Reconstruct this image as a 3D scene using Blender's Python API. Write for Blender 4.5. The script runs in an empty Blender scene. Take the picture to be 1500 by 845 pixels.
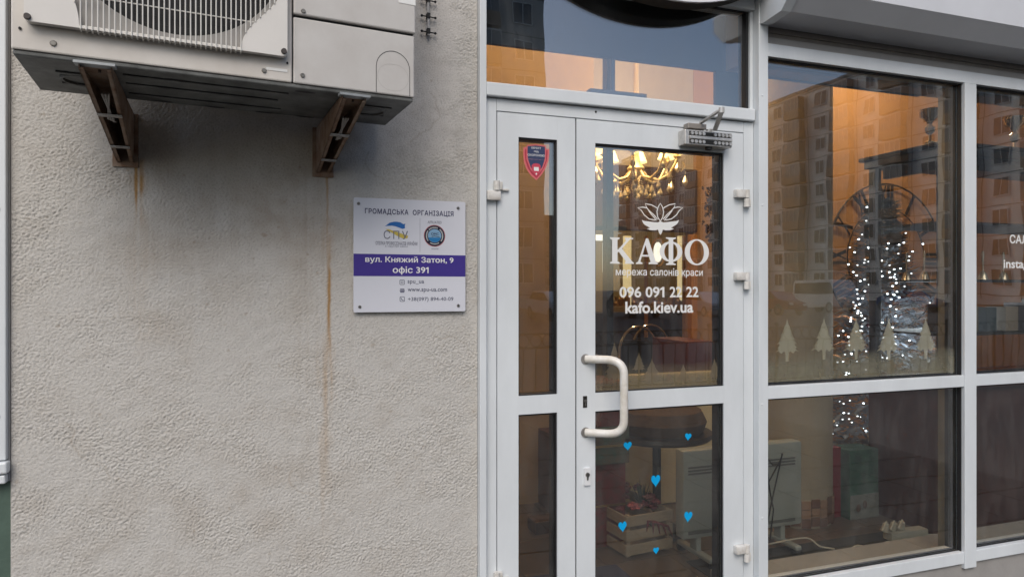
import bpy, bmesh, math, random
import numpy as np
from mathutils import Vector, Matrix
from mathutils.geometry import tessellate_polygon, delaunay_2d_cdt
random.seed(7)
rng = np.random.default_rng(11)
sc = bpy.context.scene
COL = sc.collection
R = math.radians

# ---------------------------------------------------------------- camera, world, sun, exposure
YAW, CAMY, CAMZ, F = R(19), -2.374, 1.55, 1000.0
cam = bpy.data.cameras.new('camera')
cam.sensor_width = 36; cam.lens = 24; cam.clip_start = .05; cam.clip_end = 1500
camo = bpy.data.objects.new('camera', cam); COL.objects.link(camo)
camo.location = (0, CAMY, CAMZ); camo.rotation_euler = (R(90), 0, -YAW)
sc.camera = camo
SUN_EL, SUN_AZ = R(42), R(198)          # azimuth clockwise from +Y: the veiled sun stands in front of the facade
w = bpy.data.worlds.new('World'); sc.world = w; w.use_nodes = True
nt = w.node_tree; nt.nodes.clear()
sky = nt.nodes.new('ShaderNodeTexSky'); sky.sky_type = 'NISHITA'; sky.sun_disc = False
sky.sun_elevation = SUN_EL; sky.sun_rotation = SUN_AZ; sky.dust_density = 1.6; sky.air_density = 1.0; sky.ozone_density = 1.0
bgn = nt.nodes.new('ShaderNodeBackground'); bgn.inputs[1].default_value = .12
wo = nt.nodes.new('ShaderNodeOutputWorld')
nt.links.new(sky.outputs[0], bgn.inputs[0]); nt.links.new(bgn.outputs[0], wo.inputs[0])
sl = bpy.data.lights.new('sun', 'SUN'); sl.energy = 2.1; sl.angle = R(50); sl.color = (1, .93, .84)
so = bpy.data.objects.new('sun', sl); COL.objects.link(so)
so.rotation_euler = Vector((-math.sin(SUN_AZ)*math.cos(SUN_EL), -math.cos(SUN_AZ)*math.cos(SUN_EL), -math.sin(SUN_EL))).to_track_quat('-Z', 'Y').to_euler()
sc.view_settings.view_transform = 'Standard'; sc.view_settings.look = 'None'
sc.view_settings.exposure = 0.38; sc.view_settings.gamma = 1
sc.cycles.use_denoising = True
sc.cycles.max_bounces = 10; sc.cycles.transparent_max_bounces = 24; sc.cycles.glossy_bounces = 4
sc.cycles.caustics_reflective = False; sc.cycles.caustics_refractive = False
sc.cycles.sample_clamp_indirect = 4

# ---------------------------------------------------------------- geometry helpers
cA, sA = math.cos(YAW), math.sin(YAW)
def Q(px, py, y=0.0):
    """world X, Z of the point on the plane y seen at a place measured in the photograph"""
    rx, rz = (px-750)/F, (422-py)/F
    k = (y-CAMY)/(cA-rx*sA)
    return (rx*cA+sA)*k, CAMZ+rz*k
def hit(px, py, p, n):
    rx, rz = (px-750)/F, (422-py)/F
    d = Vector((rx*cA+sA, cA-rx*sA, rz)); o = Vector((0, CAMY, CAMZ))
    return o + d*((Vector(p)-o).dot(n)/d.dot(n))

def link(name, me, mat=None, parent=None, local=False, smooth=False):
    o = bpy.data.objects.new(name, me); COL.objects.link(o)
    if mat is not None and not me.materials: me.materials.append(mat)
    if smooth: me.polygons.foreach_set('use_smooth', [True]*len(me.polygons))
    if parent is not None:
        o.parent = parent
        if not local: o.matrix_parent_inverse = rootmat(parent).inverted()
    return o
def rootmat(o):
    m = o.matrix_basis.copy()
    if o.parent is not None: m = rootmat(o.parent) @ o.matrix_parent_inverse @ m
    return m
def obj(name, bm, mat, parent=None, local=False, smooth=False):
    me = bpy.data.meshes.new(name); bm.to_mesh(me); bm.free()
    o = link(name, me, mat, parent, local, False)
    if smooth:
        me.polygons.foreach_set('use_smooth', [True]*len(me.polygons))
        try: me.set_sharp_from_angle(angle=R(40))
        except Exception: pass
    return o
def tag(o, label=None, cat=None, group=None, kind=None):
    if label: o['label'] = label
    if cat: o['category'] = cat
    if group: o['group'] = group
    if kind: o['kind'] = kind
    return o
def thing(name, label, cat, loc=(0, 0, 0), rz=0, group=None):
    o = bpy.data.objects.new(name, None); COL.objects.link(o)
    o.location = loc; o.rotation_euler = (0, 0, rz); o.empty_display_size = .1
    return tag(o, label, cat, group)
def copy_tree(o, parent=None):
    c = o.copy(); COL.objects.link(c); c.parent = parent
    for ch in KIDS.get(o, []) or list(o.children): copy_tree(ch, c)
    return c
KIDS = {}
def NB(): return bmesh.new()
def box(bm, x0, x1, y0, y1, z0, z1, bev=0.0):
    r = bmesh.ops.create_cube(bm, size=1)
    vs = r['verts']
    for v in vs: v.co = Vector((x0+(v.co.x+.5)*(x1-x0), y0+(v.co.y+.5)*(y1-y0), z0+(v.co.z+.5)*(z1-z0)))
    if bev:
        es = list({e for v in vs for e in v.link_edges})
        bmesh.ops.bevel(bm, geom=es, offset=bev, segments=2, profile=.5, affect='EDGES')
    return bm
def cyl(bm, p0, p1, r0, r1=None, seg=12, cap=True):
    p0, p1 = Vector(p0), Vector(p1); r1 = r0 if r1 is None else r1
    q = (p1-p0).to_track_quat('Z', 'Y'); a, b = [], []
    for i in range(seg):
        t = 2*math.pi*i/seg; d = q @ Vector((math.cos(t), math.sin(t), 0))
        a.append(bm.verts.new(p0+d*r0)); b.append(bm.verts.new(p1+d*r1))
    for i in range(seg):
        j = (i+1) % seg; bm.faces.new((a[i], a[j], b[j], b[i]))
    if cap: bm.faces.new(a[::-1]); bm.faces.new(b)
    return bm
def tube(bm, pts, r, seg=8, closed=False):
    pts = [Vector(p) for p in pts]; n = len(pts); rings = []
    up = None
    for i in range(n):
        if closed: t = (pts[(i+1) % n]-pts[i-1])
        else: t = pts[min(i+1, n-1)]-pts[max(i-1, 0)]
        t.normalize()
        if up is None: up = t.orthogonal().normalized()
        else: up = (up - t*up.dot(t)).normalized()
        b = t.cross(up)
        rr = r[i] if isinstance(r, (list, tuple)) else r
        rings.append([bm.verts.new(pts[i]+(up*math.cos(2*math.pi*k/seg)+b*math.sin(2*math.pi*k/seg))*rr) for k in range(seg)])
    for i in range(n if closed else n-1):
        A, B = rings[i], rings[(i+1) % n]
        for k in range(seg):
            l = (k+1) % seg; bm.faces.new((A[k], A[l], B[l], B[k]))
    if not closed: bm.faces.new(rings[0][::-1]); bm.faces.new(rings[-1])
    return bm
def ball(bm, c, r, u=10, v=7, sc3=(1, 1, 1)):
    m = Matrix.Translation(c) @ Matrix.Diagonal((r*sc3[0], r*sc3[1], r*sc3[2], 1))
    bmesh.ops.create_uvsphere(bm, u_segments=u, v_segments=v, radius=1, matrix=m)
    return bm
def lathe(bm, c, prof, seg=20):
    rings = []
    for r, z in prof:
        rings.append([bm.verts.new((c[0]+r*math.cos(2*math.pi*i/seg), c[1]+r*math.sin(2*math.pi*i/seg), c[2]+z)) for i in range(seg)])
    for A, B in zip(rings, rings[1:]):
        for i in range(seg):
            j = (i+1) % seg; bm.faces.new((A[i], A[j], B[j], B[i]))
    bm.faces.new(rings[0][::-1]); bm.faces.new(rings[-1])
    return bm
def prism(bm, pts, y0, y1):
    a = [bm.verts.new((x, y0, z)) for x, z in pts]; b = [bm.verts.new((x, y1, z)) for x, z in pts]
    n = len(pts)
    bm.faces.new(a); bm.faces.new(b[::-1])
    for i in range(n): bm.faces.new((a[i], b[i], b[(i+1) % n], a[(i+1) % n]))
    bmesh.ops.recalc_face_normals(bm, faces=bm.faces)
    return bm
def sheet(bm, loops, y, th=.0):
    """a flat cut-out (with holes) in the plane y, th thick towards -y"""
    vs3 = [[Vector((x, z, 0)) for x, z in lp] for lp in loops]
    tri = tessellate_polygon(vs3)
    flat = [p for lp in loops for p in lp]
    f = [bm.verts.new((x, y-th, z)) for x, z in flat]
    for t in tri:
        try:
            fc = bm.faces.new([f[i] for i in t])
            fc.normal_update()
            if fc.normal.y > 0: fc.normal_flip()
        except ValueError: pass
    if th:
        g = [bm.verts.new((x, y, z)) for x, z in flat]; o = 0
        for lp in loops:
            n = len(lp)
            for i in range(n):
                j = (i+1) % n
                bm.faces.new((f[o+i], g[o+i], g[o+j], f[o+j]))
            o += n
    return bm
def stroke(bm, pts, wd, y):
    """a painted line of width wd through x,z points"""
    pts = [Vector((p[0], p[1])) for p in pts]; L = []
    for i, p in enumerate(pts):
        t = (pts[min(i+1, len(pts)-1)]-pts[max(i-1, 0)]).normalized(); nrm = Vector((-t.y, t.x))*wd/2
        L.append((bm.verts.new((p.x+nrm.x, y, p.y+nrm.y)), bm.verts.new((p.x-nrm.x, y, p.y-nrm.y))))
    for a, b in zip(L, L[1:]): bm.faces.new((a[0], b[0], b[1], a[1]))
    return bm
def ell(cx, cz, rx, rz, n=28, a0=0, a1=2*math.pi, close=False):
    m = n if not close else n+1
    return [(cx+rx*math.cos(a0+(a1-a0)*i/n), cz+rz*math.sin(a0+(a1-a0)*i/n)) for i in range(m)]
def rrect(x0, x1, z0, z1, r, n=5):
    P = []
    for cx, cz, a in ((x1-r, z1-r, 0), (x0+r, z1-r, 90), (x0+r, z0+r, 180), (x1-r, z0+r, 270)):
        for i in range(n+1):
            t = R(a+90*i/n); P.append((cx+r*math.cos(t), cz+r*math.sin(t)))
    return P

# ---------------------------------------------------------------- lettering (built-in font turned to meshes while the scene is still small)
TXT = {}
def contour(sp, n=4):
    """a closed outline of a font character as points"""
    P = []; bz = sp.bezier_points
    for k in range(len(bz)):
        a, c = bz[k], bz[(k+1) % len(bz)]
        p0, p1, p2, p3 = a.co, a.handle_right, c.handle_left, c.co
        straight = (p1-p0).cross(p3-p0).length < 1e-5 and (p2-p0).cross(p3-p0).length < 1e-5
        for t in ([0] if straight else [i/n for i in range(n)]):
            u = 1-t; q = p0*u**3+p1*3*u*u*t+p2*3*u*t*t+p3*t**3; P.append(Vector((q.x, q.y)))
    out = []
    for q in P:
        if not out or (q-out[-1]).length > 1e-4: out.append(q)
    if len(out) > 1 and (out[0]-out[-1]).length < 1e-4: out.pop()
    return out
def area(P): return sum(P[i-1].x*P[i].y-P[i].x*P[i-1].y for i in range(len(P)))/2
def grow(P, d):
    """move an outline outwards on its solid side by d"""
    out = []; n = len(P)
    for i in range(n):
        e0 = (P[i]-P[i-1]).normalized(); e1 = (P[(i+1) % n]-P[i]).normalized()
        n0 = Vector((e0.y, -e0.x)); n1 = Vector((e1.y, -e1.x)); m = n0+n1
        m = m/max(.35, m.length_squared/2) if m.length > 1e-6 else n0
        out.append(P[i]+m*d)
    return out
def inside(p, P):
    c = False
    for i in range(len(P)):
        a, b = P[i-1], P[i]
        if (a.y > p.y) != (b.y > p.y) and p.x < (b.x-a.x)*(p.y-a.y)/(b.y-a.y)+a.x: c = not c
    return c
def make_texts(items):
    for key, s_, off, sp in items:
        cu = bpy.data.curves.new('t', 'FONT'); cu.body = s_; cu.space_character = sp
        o = bpy.data.objects.new('t', cu); COL.objects.link(o)
        dg = bpy.context.evaluated_depsgraph_get()
        c = o.to_curve(dg)
        L_ = [P for P in (contour(q) for q in c.splines) if len(P) > 2 and abs(area(P)) > 1e-6]
        cont = []
        for a_ in L_:
            C_ = [q for q in L_ if q is not a_ and abs(area(q)) > abs(area(a_)) and all(inside(p, q) for p in a_)]
            cont.append(min(C_, key=lambda q: abs(area(q))) if C_ else None)
        outer, kids = [], {}
        for a_, C_ in zip(L_, cont):
            if C_ is None or area(a_)*area(C_) > 0: outer.append(a_)
            else: kids.setdefault(id(C_), []).append(a_)
        V, Fc = [], []; parts = []
        for P in outer:
            hs = [H[::-1] if area(H) > 0 else H for H in kids.get(id(P), [])]
            parts += [grow(P[::-1] if area(P) < 0 else P, off)]+[grow(H, off) for H in hs]
        pts_ = [q for P in parts for q in P]; ed, o0 = [], 0
        for P in parts: ed += [(o0+i, o0+(i+1) % len(P)) for i in range(len(P))]; o0 += len(P)
        cv, _, cf = delaunay_2d_cdt(pts_, ed, [], 0, 1e-5)[:3]
        bb = [(min(q.x for q in P), max(q.x for q in P), min(q.y for q in P), max(q.y for q in P), P) for P in parts]
        def winding(p):
            w_ = 0
            for x0, x1, y0, y1, P in bb:
                if not (x0 < p.x < x1 and y0 < p.y < y1): continue
                for i in range(len(P)):
                    a, b = P[i-1], P[i]
                    if (a.y > p.y) != (b.y > p.y) and p.x < (b.x-a.x)*(p.y-a.y)/(b.y-a.y)+a.x: w_ += 1 if b.y > a.y else -1
            return w_
        V = [(q.x, q.y, 0) for q in cv]
        for t in cf:
            if winding(sum((cv[i] for i in t), Vector((0, 0)))/len(t)) > 0: Fc.append(tuple(t))
        for P in outer:          # the built-in font draws 1 as a bare bar: give it its flag
            xs_ = [q.x for q in P]; ys_ = [q.y for q in P]; hh_ = max(ys_)-min(ys_)
            if key in ('num', 'off') and len(P) == 4 and hh_ > .55 and max(xs_)-min(xs_) < .3*hh_ and min(ys_) > -.05:
                xl, yt = min(xs_)-off+.01, max(ys_)+off; o0 = len(V)
                V += [(xl, yt, 1), (xl-.17, yt-.13, 1), (xl-.17, yt-.26, 1), (xl, yt-.17, 1)]; Fc.append((o0, o0+1, o0+2, o0+3))
        TXT[key] = (np.array(V), Fc)
        o.to_curve_clear(); bpy.data.objects.remove(o); bpy.data.curves.remove(cu)
make_texts([
    ('org', 'ГРОМАДСЬКА  ОРГАНІЗАЦІЯ', .022, 1.12), ('spu', 'СПУ', -.004, 1.25), ('spu2', 'СПІЛКА ПРОФЕСІОНАЛІВ УКРАЇНИ', .01, 1),
    ('spu3', 'в індустрії краси', 0, 1.15), ('aff', 'AFFILIATED', 0, 1), ('ukr', 'UKRAINE', 0, 1), ('omc', 'OMC', .02, 1),
    ('addr', 'вул. Княжий Затон, 9', .016, 1), ('off', 'офіс 391', .016, 1), ('ig', 'spu_ua', .016, 1.05), ('www', 'www.spu-ua.com', .016, 1.05),
    ('tel', '+38(097) 894-40-09', .014, 1.05), ('sub', 'мережа салонів краси', .012, 1), ('num', '096 091', .022, 1), ('num2', '22', .022, 1), ('url', 'kafo.kiev.ua', .026, 1),
    ('sal', 'САЛОН', .022, 1), ('inst', 'instagram', .022, 1), ('ob', "ОБ'ЄКТ", .01, 1), ('pid', 'під', .01, 1), ('oh', 'ОХОРОНОЮ', .01, 1),
    ('shn', '0(98) 075-25-13', .005, 1), ('I', 'I', .02, 1)])
def text(name, key, x0, x1, z0, z1, y, mat, parent):
    co, faces = TXT[key]; co = co.copy()
    mn, mx = co.min(0), co.max(0)
    X = x0+(co[:, 0]-mn[0])/(mx[0]-mn[0])*(x1-x0); Z = z0+(co[:, 1]-mn[1])/(mx[1]-mn[1])*(z1-z0)
    me = bpy.data.meshes.new(name)
    me.from_pydata(np.stack([X, y-co[:, 2]*.00003, Z], 1).tolist(), [], faces)
    return link(name, me, mat, parent)
def textp(name, key, a, b, y, mat, parent):
    """lettering between two opposite corners measured in the photograph (left-top, right-bottom)"""
    x0, zt = Q(a[0], a[1], y); x1, zb = Q(b[0], b[1], y)
    return text(name, key, x0, x1, zb, zt, y, mat, parent)

# ---------------------------------------------------------------- materials
MATS = {}
def mat(name, col=(.8, .8, .8), rough=.5, metal=0, noise=0, nscale=8, bump=0, bscale=60, emit=None, estr=0, spec=.5, trans=0, coat=0, dirt=None, stretch=(1, 1, 1)):
    if name in MATS: return MATS[name]
    m = bpy.data.materials.new(name); m.use_nodes = True; t = m.node_tree; N = t.nodes; L = t.links
    p = N['Principled BSDF']
    p.inputs['Base Color'].default_value = (*col, 1); p.inputs['Roughness'].default_value = rough; p.inputs['Metallic'].default_value = metal
    p.inputs['Specular IOR Level'].default_value = spec; p.inputs['Transmission Weight'].default_value = trans; p.inputs['Coat Weight'].default_value = coat
    if noise or bump:
        tc = N.new('ShaderNodeTexCoord'); mp = N.new('ShaderNodeMapping'); mp.inputs['Scale'].default_value = stretch
        L.new(tc.outputs['Object'], mp.inputs[0])
    if noise:
        n = N.new('ShaderNodeTexNoise'); n.inputs['Scale'].default_value = nscale; n.inputs['Detail'].default_value = 6; n.inputs['Roughness'].default_value = .65
        L.new(mp.outputs[0], n.inputs['Vector'])
        r = N.new('ShaderNodeValToRGB'); r.color_ramp.elements[0].position = .3; r.color_ramp.elements[1].position = .7
        d = dirt or tuple(c*(1-noise) for c in col)
        r.color_ramp.elements[0].color = (*d, 1); r.color_ramp.elements[1].color = (*(min(1, c*(1+noise*.25)) for c in col), 1)
        L.new(n.outputs['Fac'], r.inputs[0]); L.new(r.outputs[0], p.inputs['Base Color'])
    if bump:
        n2 = N.new('ShaderNodeTexNoise'); n2.inputs['Scale'].default_value = bscale; n2.inputs['Detail'].default_value = 5
        L.new(mp.outputs[0], n2.inputs['Vector'])
        b = N.new('ShaderNodeBump'); b.inputs['Strength'].default_value = bump; b.inputs['Distance'].default_value = .002
        L.new(n2.outputs['Fac'], b.inputs['Height']); L.new(b.outputs[0], p.inputs['Normal'])
    if emit:
        p.inputs['Emission Color'].default_value = (*emit, 1); p.inputs['Emission Strength'].default_value = estr
    MATS[name] = m
    return m
WHITE = mat('white_frame_paint', (.70, .735, .76), .34, noise=.12, nscale=4, bump=.05, bscale=25, stretch=(1, 1, .35))
WHITE2 = mat('white_hardware', (.74, .73, .71), .38, noise=.22, nscale=24, dirt=(.52, .49, .44))
BLACK = mat('rubber_gasket', (.012, .012, .014), .55)
ANTH = mat('anthracite_inner_frame', (.02, .024, .032), .4, noise=.3, nscale=10)
OLIVE = mat('olive_inner_frame', (.20, .185, .13), .5, noise=.12, nscale=12)
ACW = mat('aircon_cream_metal', (.66, .63, .59), .42, noise=.10, nscale=5, dirt=(.55, .51, .46), bump=.04, bscale=30)
ACW2 = mat('aircon_panel_metal', (.56, .545, .525), .42, noise=.08, nscale=5, dirt=(.48, .455, .43), bump=.04, bscale=30)
ACD = mat('aircon_pan_metal', (.15, .155, .15), .6, metal=.3, noise=.72, nscale=9, bump=.3, bscale=40)
DARK = mat('dark_recess', (.012, .012, .013), .7)
FIN = mat('heat_exchanger_fins', (.035, .035, .037), .5, metal=.5)
RUST = mat('rusty_bracket', (.25, .19, .145), .8, noise=.55, nscale=22, dirt=(.15, .07, .032), bump=.4, bscale=90)
GALV = mat('galvanised_clip', (.36, .34, .32), .5, metal=.5, noise=.3, nscale=40)
STEEL = mat('screw_steel', (.30, .29, .27), .4, metal=.9, noise=.4, nscale=90)
CHROME = mat('closer_metal', (.62, .60, .57), .36, metal=.55, noise=.25, nscale=50)
INK = mat('navy_ink', (.035, .035, .10), .5)
BAND = mat('violet_band', (.055, .035, .24), .35)
PLATE = mat('sign_plastic', (.66, .67, .73), .16, noise=.03, nscale=6)
GREYINK = mat('grey_ink', (.12, .13, .18), .5)
WINK = mat('white_vinyl', (.78, .78, .76), .5)
BLUE = mat('blue_vinyl', (.0, .36, .74), .45)
def glassmat(name, f0, tint, rough=0.0):
    m = bpy.data.materials.new(name); m.use_nodes = True; t = m.node_tree; N = t.nodes; L = t.links; N.clear()
    o = N.new('ShaderNodeOutputMaterial'); mx = N.new('ShaderNodeMixShader'); tr = N.new('ShaderNodeBsdfTransparent'); gl = N.new('ShaderNodeBsdfGlossy')
    tr.inputs[0].default_value = (*tint, 1); gl.inputs['Roughness'].default_value = rough; gl.inputs['Color'].default_value = (.97, .98, 1, 1)
    lw = N.new('ShaderNodeLayerWeight'); lw.inputs[0].default_value = .5
    p5 = N.new('ShaderNodeMath'); p5.operation = 'POWER'; p5.inputs[1].default_value = 5
    ma = N.new('ShaderNodeMath'); ma.operation = 'MULTIPLY_ADD'; ma.inputs[1].default_value = 1-f0; ma.inputs[2].default_value = f0
    tc = N.new('ShaderNodeTexCoord'); nz_ = N.new('ShaderNodeTexNoise'); nz_.inputs['Scale'].default_value = 2.2; nz_.inputs['Detail'].default_value = 1.5
    bu = N.new('ShaderNodeBump'); bu.inputs['Strength'].default_value = 1; bu.inputs['Distance'].default_value = .0011 if name != 'crystal' else 0
    L.new(tc.outputs['Object'], nz_.inputs['Vector']); L.new(nz_.outputs['Fac'], bu.inputs['Height']); L.new(bu.outputs[0], gl.inputs['Normal'])
    L.new(lw.outputs['Facing'], p5.inputs[0]); L.new(p5.outputs[0], ma.inputs[0]); L.new(ma.outputs[0], mx.inputs[0])
    L.new(tr.outputs[0], mx.inputs[1]); L.new(gl.outputs[0], mx.inputs[2]); L.new(mx.outputs[0], o.inputs[0])
    if name != 'crystal':      # thin uneven film of dust and wiped smears
        du = N.new('ShaderNodeBsdfDiffuse'); du.inputs[0].default_value = (.55, .55, .53, 1); m2 = N.new('ShaderNodeMixShader')
        mp = N.new('ShaderNodeMapping'); mp.inputs['Rotation'].default_value = (0, .6, 0); mp.inputs['Scale'].default_value = (5, 5, 1.6)
        n5 = N.new('ShaderNodeTexNoise'); n5.inputs['Scale'].default_value = 2.5; n5.inputs['Detail'].default_value = 8; n5.inputs['Roughness'].default_value = .7
        mr = N.new('ShaderNodeMapRange'); mr.inputs[1].default_value = .45; mr.inputs[2].default_value = .8; mr.inputs[3].default_value = .004; mr.inputs[4].default_value = .055
        L.new(tc.outputs['Object'], mp.inputs[0]); L.new(mp.outputs[0], n5.inputs['Vector']); L.new(n5.outputs['Fac'], mr.inputs[0]); L.new(mr.outputs[0], m2.inputs[0])
        L.new(mx.outputs[0], m2.inputs[1]); L.new(du.outputs[0], m2.inputs[2]); L.new(m2.outputs[0], o.inputs[0])
    MATS[name] = m
    return m
GLASS = glassmat('window_glass', .132, (.86, .87, .85))
GLASS_T = glassmat('transom_glass', .15, (.90, .91, .91))
CLEAR = glassmat('crystal', .12, (.97, .95, .9))
def frosted(name, col, alpha, nz=0, zfade=None):
    """spray-on snow: thin coat whose cover is broken by noise"""
    m = bpy.data.materials.new(name); m.use_nodes = True; t = m.node_tree; N = t.nodes; L = t.links; N.clear()
    o = N.new('ShaderNodeOutputMaterial'); mx = N.new('ShaderNodeMixShader'); tr = N.new('ShaderNodeBsdfTransparent'); df = N.new('ShaderNodeBsdfDiffuse')
    df.inputs[0].default_value = (*col, 1)
    L.new(tr.outputs[0], mx.inputs[1]); L.new(df.outputs[0], mx.inputs[2]); L.new(mx.outputs[0], o.inputs[0])
    mx.inputs[0].default_value = alpha
    if nz:
        tc = N.new('ShaderNodeTexCoord'); n = N.new('ShaderNodeTexNoise'); n.inputs['Scale'].default_value = 9; n.inputs['Detail'].default_value = 5; n.inputs['Roughness'].default_value = .6
        L.new(tc.outputs['Object'], n.inputs['Vector'])
        mr = N.new('ShaderNodeMapRange'); mr.inputs[1].default_value = .3; mr.inputs[2].default_value = .72; mr.inputs[3].default_value = alpha*(1-nz); mr.inputs[4].default_value = alpha
        L.new(n.outputs['Fac'], mr.inputs[0]); src = mr.outputs[0]
        if zfade:
            sx = N.new('ShaderNodeSeparateXYZ'); L.new(tc.outputs['Object'], sx.inputs[0])
            ad = N.new('ShaderNodeMath'); ad.operation = 'MULTIPLY_ADD'; ad.inputs[1].default_value = .06; L.new(n.outputs['Fac'], ad.inputs[0]); L.new(sx.outputs[2], ad.inputs[2])
            m2 = N.new('ShaderNodeMapRange'); m2.inputs[1].default_value = zfade[1]+.03; m2.inputs[2].default_value = zfade[0]+.03; m2.inputs[3].default_value = 0; m2.inputs[4].default_value = 1
            L.new(ad.outputs[0], m2.inputs[0])
            mu = N.new('ShaderNodeMath'); mu.operation = 'MULTIPLY'; L.new(src, mu.inputs[0]); L.new(m2.outputs[0], mu.inputs[1]); src = mu.outputs[0]
        L.new(src, mx.inputs[0])
    MATS[name] = m
    return m
SNOWTREE = frosted('spray_snow', (.80, .72, .56), .93, .12)
SNOWBAND = frosted('spray_snow_drift', (.55, .50, .38), .9, .85, (1.21, 1.28))
SNOWDOOR = frosted('spray_snow_brown', (.50, .38, .25), .7, .2)
SNOWDOOR2 = frosted('spray_snow_drift_door', (.50, .40, .26), .7, .5, (1.17, 1.25))

# ---------------------------------------------------------------- ground and street
ASPH = mat('asphalt', (.05, .05, .052), .85, noise=.3, nscale=3)
b = NB(); box(b, -400, 400, -400, 200, -.3, -.12); tag(obj('ground', b, ASPH), 'wide grey asphalt yard and ground in front of the shop', kind='structure')
PAVE = mat('pavement_concrete', (.065, .063, .06), .8, noise=.25, nscale=4)
pav = thing('pavement', 'grey paved forecourt in front of the shop door', None); tag(pav, kind='structure')
b = NB(); box(b, -14, 30, -5.6, .3, -.115, -.004); obj('slab_bed', b, mat('joint_mortar', (.12, .115, .11), .9), pav)
sm = None
for i in range(15):
    for j in range(10):
        x = -1.6+i*.5; y = -5.1+j*.5
        if sm is None:
            b = NB(); box(b, -.245, .245, -.245, .245, -.02, .003, .004); sm = bpy.data.meshes.new('paving_slab'); b.to_mesh(sm); b.free(); sm.materials.append(PAVE)
        o = link('paving_slab', sm, parent=pav); o.location = (x, y, random.uniform(-.001, .001))
b = NB(); box(b, -14, 30, -5.75, -5.605, -.12, .004, .006); tag(obj('kerb', b, PAVE), kind='structure')

# ---------------------------------------------------------------- stucco wall, real relief
def fnoise(nz, nx, fx, fz, d, seed):
    """band-limited random relief on a grid with step d; fx, fz = typical wavelengths in metres"""
    g = np.random.default_rng(seed).standard_normal((nz, nx))
    kx = np.fft.fftfreq(nx, d)[None, :]; kz = np.fft.fftfreq(nz, d)[:, None]
    k = np.sqrt((kx*fx)**2+(kz*fz)**2)
    H = k**1.2*np.exp(-(k**2)*.9)
    g = np.real(np.fft.ifft2(np.fft.fft2(g)*H)); return g/g.std()
WX0, WX1, WZ0, WZ1, ST = -.737, .685, .2, 3.3, .0032
nx = int(round((WX1-WX0)/ST))+1; nz = int(round((WZ1-WZ0)/ST))+1
X, Z = np.meshgrid(np.linspace(WX0, WX1, nx), np.linspace(WZ0, WZ1, nz))
h = fnoise(nz, nx, .0100, .0072, ST, 1)*.7+fnoise(nz, nx, .024, .015, ST, 2)*.15+fnoise(nz, nx, .0066, .0060, ST, 5)*.65
h = np.tanh(h*1.1)
big = fnoise(nz, nx, .25, .2, ST, 3); mid = fnoise(nz, nx, .07, .07, ST, 4)
# smoother, re-plastered patch beside the air conditioner
edge = np.maximum(np.maximum(.20-X, (X-.60))*1.0, (2.02-Z))+mid*.012+big*.012
smooth_m = 1/(1+np.exp(edge/.012))
edge2 = np.sqrt(((X+.02)/.55)**2+((Z-1.75)/.5)**2)-1+big*.12     # worn, flatter area under the unit
worn = 1/(1+np.exp(edge2/.12))*.45
amp = .00165*(1-.88*smooth_m)*(1-worn)*np.clip(1+.32*fnoise(nz, nx, .35, .22, ST, 17), .65, 1.3)
Y = -h*amp - mid*.0003
co = np.stack([X, Y, Z], -1).reshape(-1, 3).astype(np.float32)
ii = np.arange((nz-1)*(nx-1)); r_, c_ = ii//(nx-1), ii % (nx-1)
v0 = r_*nx+c_; quads = np.stack([v0, v0+1, v0+nx+1, v0+nx], 1).astype(np.int32)
me = bpy.data.meshes.new('stucco_surface'); me.vertices.add(len(co)); me.vertices.foreach_set('co', co.ravel())
me.loops.add(quads.size); me.loops.foreach_set('vertex_index', quads.ravel()); me.polygons.add(len(quads))
me.polygons.foreach_set('loop_start', np.arange(len(quads), dtype=np.int32)*4); me.update()
me.polygons.foreach_set('use_smooth', np.ones(len(quads), dtype=bool))
# stains: grey dirt, yellow-brown run-off, rust
def sstep(a, b_, x): t = np.clip((x-a)/(b_-a), 0, 1); return t*t*(3-2*t)
col1 = fnoise(nz, nx, .05, 1.2, ST, 8); col2 = fnoise(nz, nx, .015, .6, ST, 9)
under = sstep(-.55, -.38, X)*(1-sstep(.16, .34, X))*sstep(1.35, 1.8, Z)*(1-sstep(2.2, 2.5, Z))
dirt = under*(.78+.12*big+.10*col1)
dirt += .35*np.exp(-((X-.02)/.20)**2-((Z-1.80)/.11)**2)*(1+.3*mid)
dirt += .42*np.exp(-((X+.12)/.5)**2-((Z-.83)/.16)**2)*(.7+.5*big)          # soot band lower down
dirt += .25*np.exp(-((X+.25)/.05)**2)*sstep(1.0, 1.2, Z)*(1-sstep(1.7, 1.9, Z))*(.8+.4*col1)
for xs, wd, z0, z1, a in ((.10, .05, .5, 1.95, .45), (-.33, .05, 1.3, 1.9, .3), (.33, .03, 1.0, 1.4, .12), (-.55, .06, .6, 1.6, .12)):
    dirt += a*np.exp(-((X-xs-.008*col1)/wd)**2)*sstep(z0, z0+.4, Z)*(1-sstep(z1-.05, z1+.05, Z))*(.8+.3*col2)
dirt = dirt*.44+.06*big+.04*mid
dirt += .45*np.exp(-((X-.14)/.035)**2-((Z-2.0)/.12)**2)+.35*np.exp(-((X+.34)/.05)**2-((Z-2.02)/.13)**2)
rust = np.zeros_like(X)
for xs, wd, z0, z1, a in ((-.405, .009, 1.72, 1.95, 1.0), (-.402, .02, 1.70, 1.90, .45), (.166, .006, 1.05, 1.945, .70), (.163, .014, .75, 1.94, .40), (.150, .012, .5, 1.4, .25), (-.40, .03, 1.2, 1.8, .12)):
    rust += a*np.exp(-((X-xs-.0035*col1-.0012*mid)/(wd*(1.15+.25*big)))**2)*sstep(z0, z0+.5*(z1-z0)+.05, Z)*(1-sstep(z1-.01, z1+.01, Z))*(.75+.35*col2)
rust *= .85; dirt *= .62
crack = np.zeros_like(X); rc = random.Random(5)
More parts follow.
